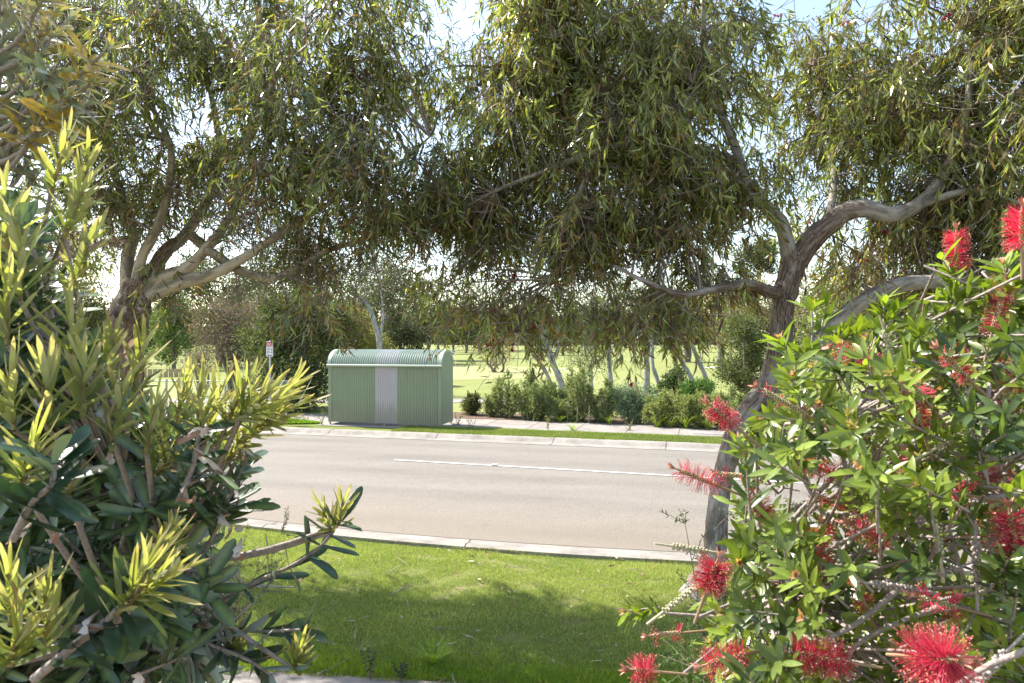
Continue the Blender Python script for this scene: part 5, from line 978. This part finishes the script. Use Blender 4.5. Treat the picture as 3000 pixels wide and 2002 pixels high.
    def caps(px, py, d, ang, ln, col=(1, 1, 1), rr=.0034, mt=None):
        c = P(px, py, d); ax = nrm(np.array([math.cos(R(ang)), -.1, math.sin(R(ang))])); A = nrm(np.cross(ax, [.2, .9, .1])); B = np.cross(ax, A); mb = MB()
        k = int(ln / .0035) * 2; mb.tube(np.array([c - ax * (ln / 2 + .05), c, c + ax * (ln / 2 + .04)]), [.0035, .003, .0025], 6)
        for i in range(k):
            th = i * 2.4; rd = math.cos(th) * A + math.sin(th) * B; mb.sphere(c + ax * (ln * (i / k - .5)) + rd * .0055, rr * (.8 + .4 * r.random()), seg=8)
        mb.build('seed_cluster', mt or capm, root)
    for a in ((2700, 1310, 1.6, 175, .07), (2480, 1400, 1.7, 35, .05), (2600, 1450, 1.65, 50, .05), (2860, 1650, 1.3, 95, .09), (2700, 1520, 1.4, 60, .05), (2620, 1720, 1.35, 170, .09), (2330, 1560, 1.7, 65, .07), (2410, 1720, 1.6, 55, .06), (2900, 1960, 1.1, 50, .08), (2780, 1670, 1.5, 20, .05), (2600, 1810, 1.5, 35, .08), (2880, 1300, 1.4, 100, .09), (2960, 1330, 1.5, 170, .06), (2230, 1640, 1.65, 50, .06), (2350, 1480, 1.7, 30, .05)): caps(*a)
    gm = plain('green_capsule', (.42, .40, .25), .7, nscale=150, namp=.25)
    for a in ((2020, 1608, 1.5, 170, .08), (2000, 1750, 1.5, 40, .10), (2600, 1000, 1.6, 110, .06), (2790, 1290, 1.4, 30, .07), (2900, 1050, 1.5, 60, .08), (2750, 1590, 1.3, 100, .06)): caps(*a, rr=.0028, mt=gm)
    # long light grey branches that show between the leaves
    for pts in ([(3100, 1330, 1.4), (2870, 1345, 1.42), (2760, 1330, 1.45), (2690, 1440, 1.5)], [(2880, 1345, 1.42), (2885, 1220, 1.42), (2900, 1130, 1.42)], [(3100, 1030, 1.5), (2860, 1080, 1.52), (2700, 1060, 1.55), (2520, 1065, 1.6)], [(3100, 1420, 1.35), (2900, 1460, 1.35), (2780, 1470, 1.4)],
                [(2480, 1360, 1.6), (2400, 1440, 1.6), (2310, 1540, 1.62), (2260, 1650, 1.6), (2120, 1800, 1.6)], [(2720, 1470, 1.6), (2600, 1480, 1.6), (2480, 1600, 1.6), (2380, 1720, 1.58)], [(2640, 1720, 1.4), (2520, 1820, 1.4), (2420, 1880, 1.4), (2330, 1960, 1.4)], [(2800, 1760, 1.35), (2620, 1830, 1.38), (2500, 1900, 1.4), (2480, 1990, 1.4)], [(2560, 1380, 1.6), (2400, 1480, 1.62), (2300, 1560, 1.65)], [(3080, 1880, 1.05), (2900, 1950, 1.08), (2800, 2010, 1.1)], [(2390, 1610, 1.6), (2340, 1700, 1.6), (2290, 1800, 1.6)]):
        st.tube(spline([P(*q) for q in pts], 22), np.linspace(.0065, .004, 22), 7, rough=.12, seed=int(pts[0][0]))
    fol.build('foliage', M['bottle'], root); st.build('branches', M['stem'], root); tag(bud.build('buds', M['bottle'], root), kind='stuff')
bottlebrush()

# fine-leaved shrubs beside it and at the lower left
def fineshrub(label, base, H, W, col, n, seed, leaf=.012, group=None):
    r = np.random.default_rng(seed); base = np.array(base, float); root = thing('fine_leaf_shrub', label, 'shrub', base, group); st = MB(); lf = MB()
    for i in range(n):
        e = base + [r.normal() * W * .35, r.normal() * W * .3, H * (.55 + .45 * r.random())]; e0 = base + [0, 0, .05]; ln = spline([e0, (e0 + e) / 2 + r.normal(size=3) * .08, e], 10); st.tube(ln, np.linspace(.008, .002, 10), 4, cap=False)
        k = 26; p = ln[r.integers(3, 10, k)]; sd_ = nrm(r.normal(size=(k, 3)) + nrm(e - base) * .9); L = .12 + .12 * r.random(k); q = p + sd_ * L[:, None]; twigs(st, p, (p + q) / 2 + [0, 0, .01], q, .0025, .001, (1, 1, 1), 2)
        m = 26; t = r.random((k, m, 1)); lp = (p[:, None] * (1 - t) + q[:, None] * t).reshape(-1, 3); nn = len(lp); D = nrm(np.repeat(sd_, m, 0) * .8 + r.normal(size=(nn, 3)) * .6); cc = np.array(col) * (1 + .25 * r.normal(size=(nn, 1)))
        leaves(lf, lp, D, r.normal(size=(nn, 3)), leaf * 1.6, leaf * .4, np.clip(cc, .01, 1), [(0, 0), (.5, 1), (1, 0)])
    st.build('branches', M['twig'], root); lf.build('foliage', M['bgleaf'], root)
fineshrub('dark fine-leaved shrub poking out left of the bottlebrush in front of the road', (1.42, 3.6, 0), 1.85, .9, (.06, .11, .045), 36, 3, leaf=.018)
fineshrub('green fine-leaved shrub under the bottlebrush at the bottom', (1.25, 3.3, 0), 1.2, 1.1, (.09, .16, .035), 36, 4, leaf=.017)
fineshrub('grey-green wispy shrub behind the banksia at lower left', (-2.35, 5.0, 0), 1.15, .8, (.12, .14, .10), 30, 5, leaf=.017)
def seedling(label, g, h, seed):
    r = np.random.default_rng(seed); root = thing('seedling', label, 'plant', g, 'small dark seedlings by the near path'); lf = MB(); st = MB(); g = np.array(g)
    for k in range(3):
        e = g + [r.normal() * .05, r.normal() * .05, h * (.7 + .3 * r.random())]; st.tube(np.array([g, (g + e) / 2, e]), .004, 5, cap=False)
        for t in np.linspace(.3, 1, 6): rosette(lf, g * (1 - t) + e * t, e - g, 4, .035, .013, .9, (.04, .07, .035), PL, r)
    lf.build('foliage', M['bgleaf'], root); st.build('stem', M['twig'], root)
seedling('dark glossy seedling at the near path edge', G(1085, 1995), .26, 1); seedling('small dark seedling right of the first one at the path edge', G(1175, 2000), .16, 2)
for o in bpy.data.objects:
    if "_o" in o: del o["_o"]
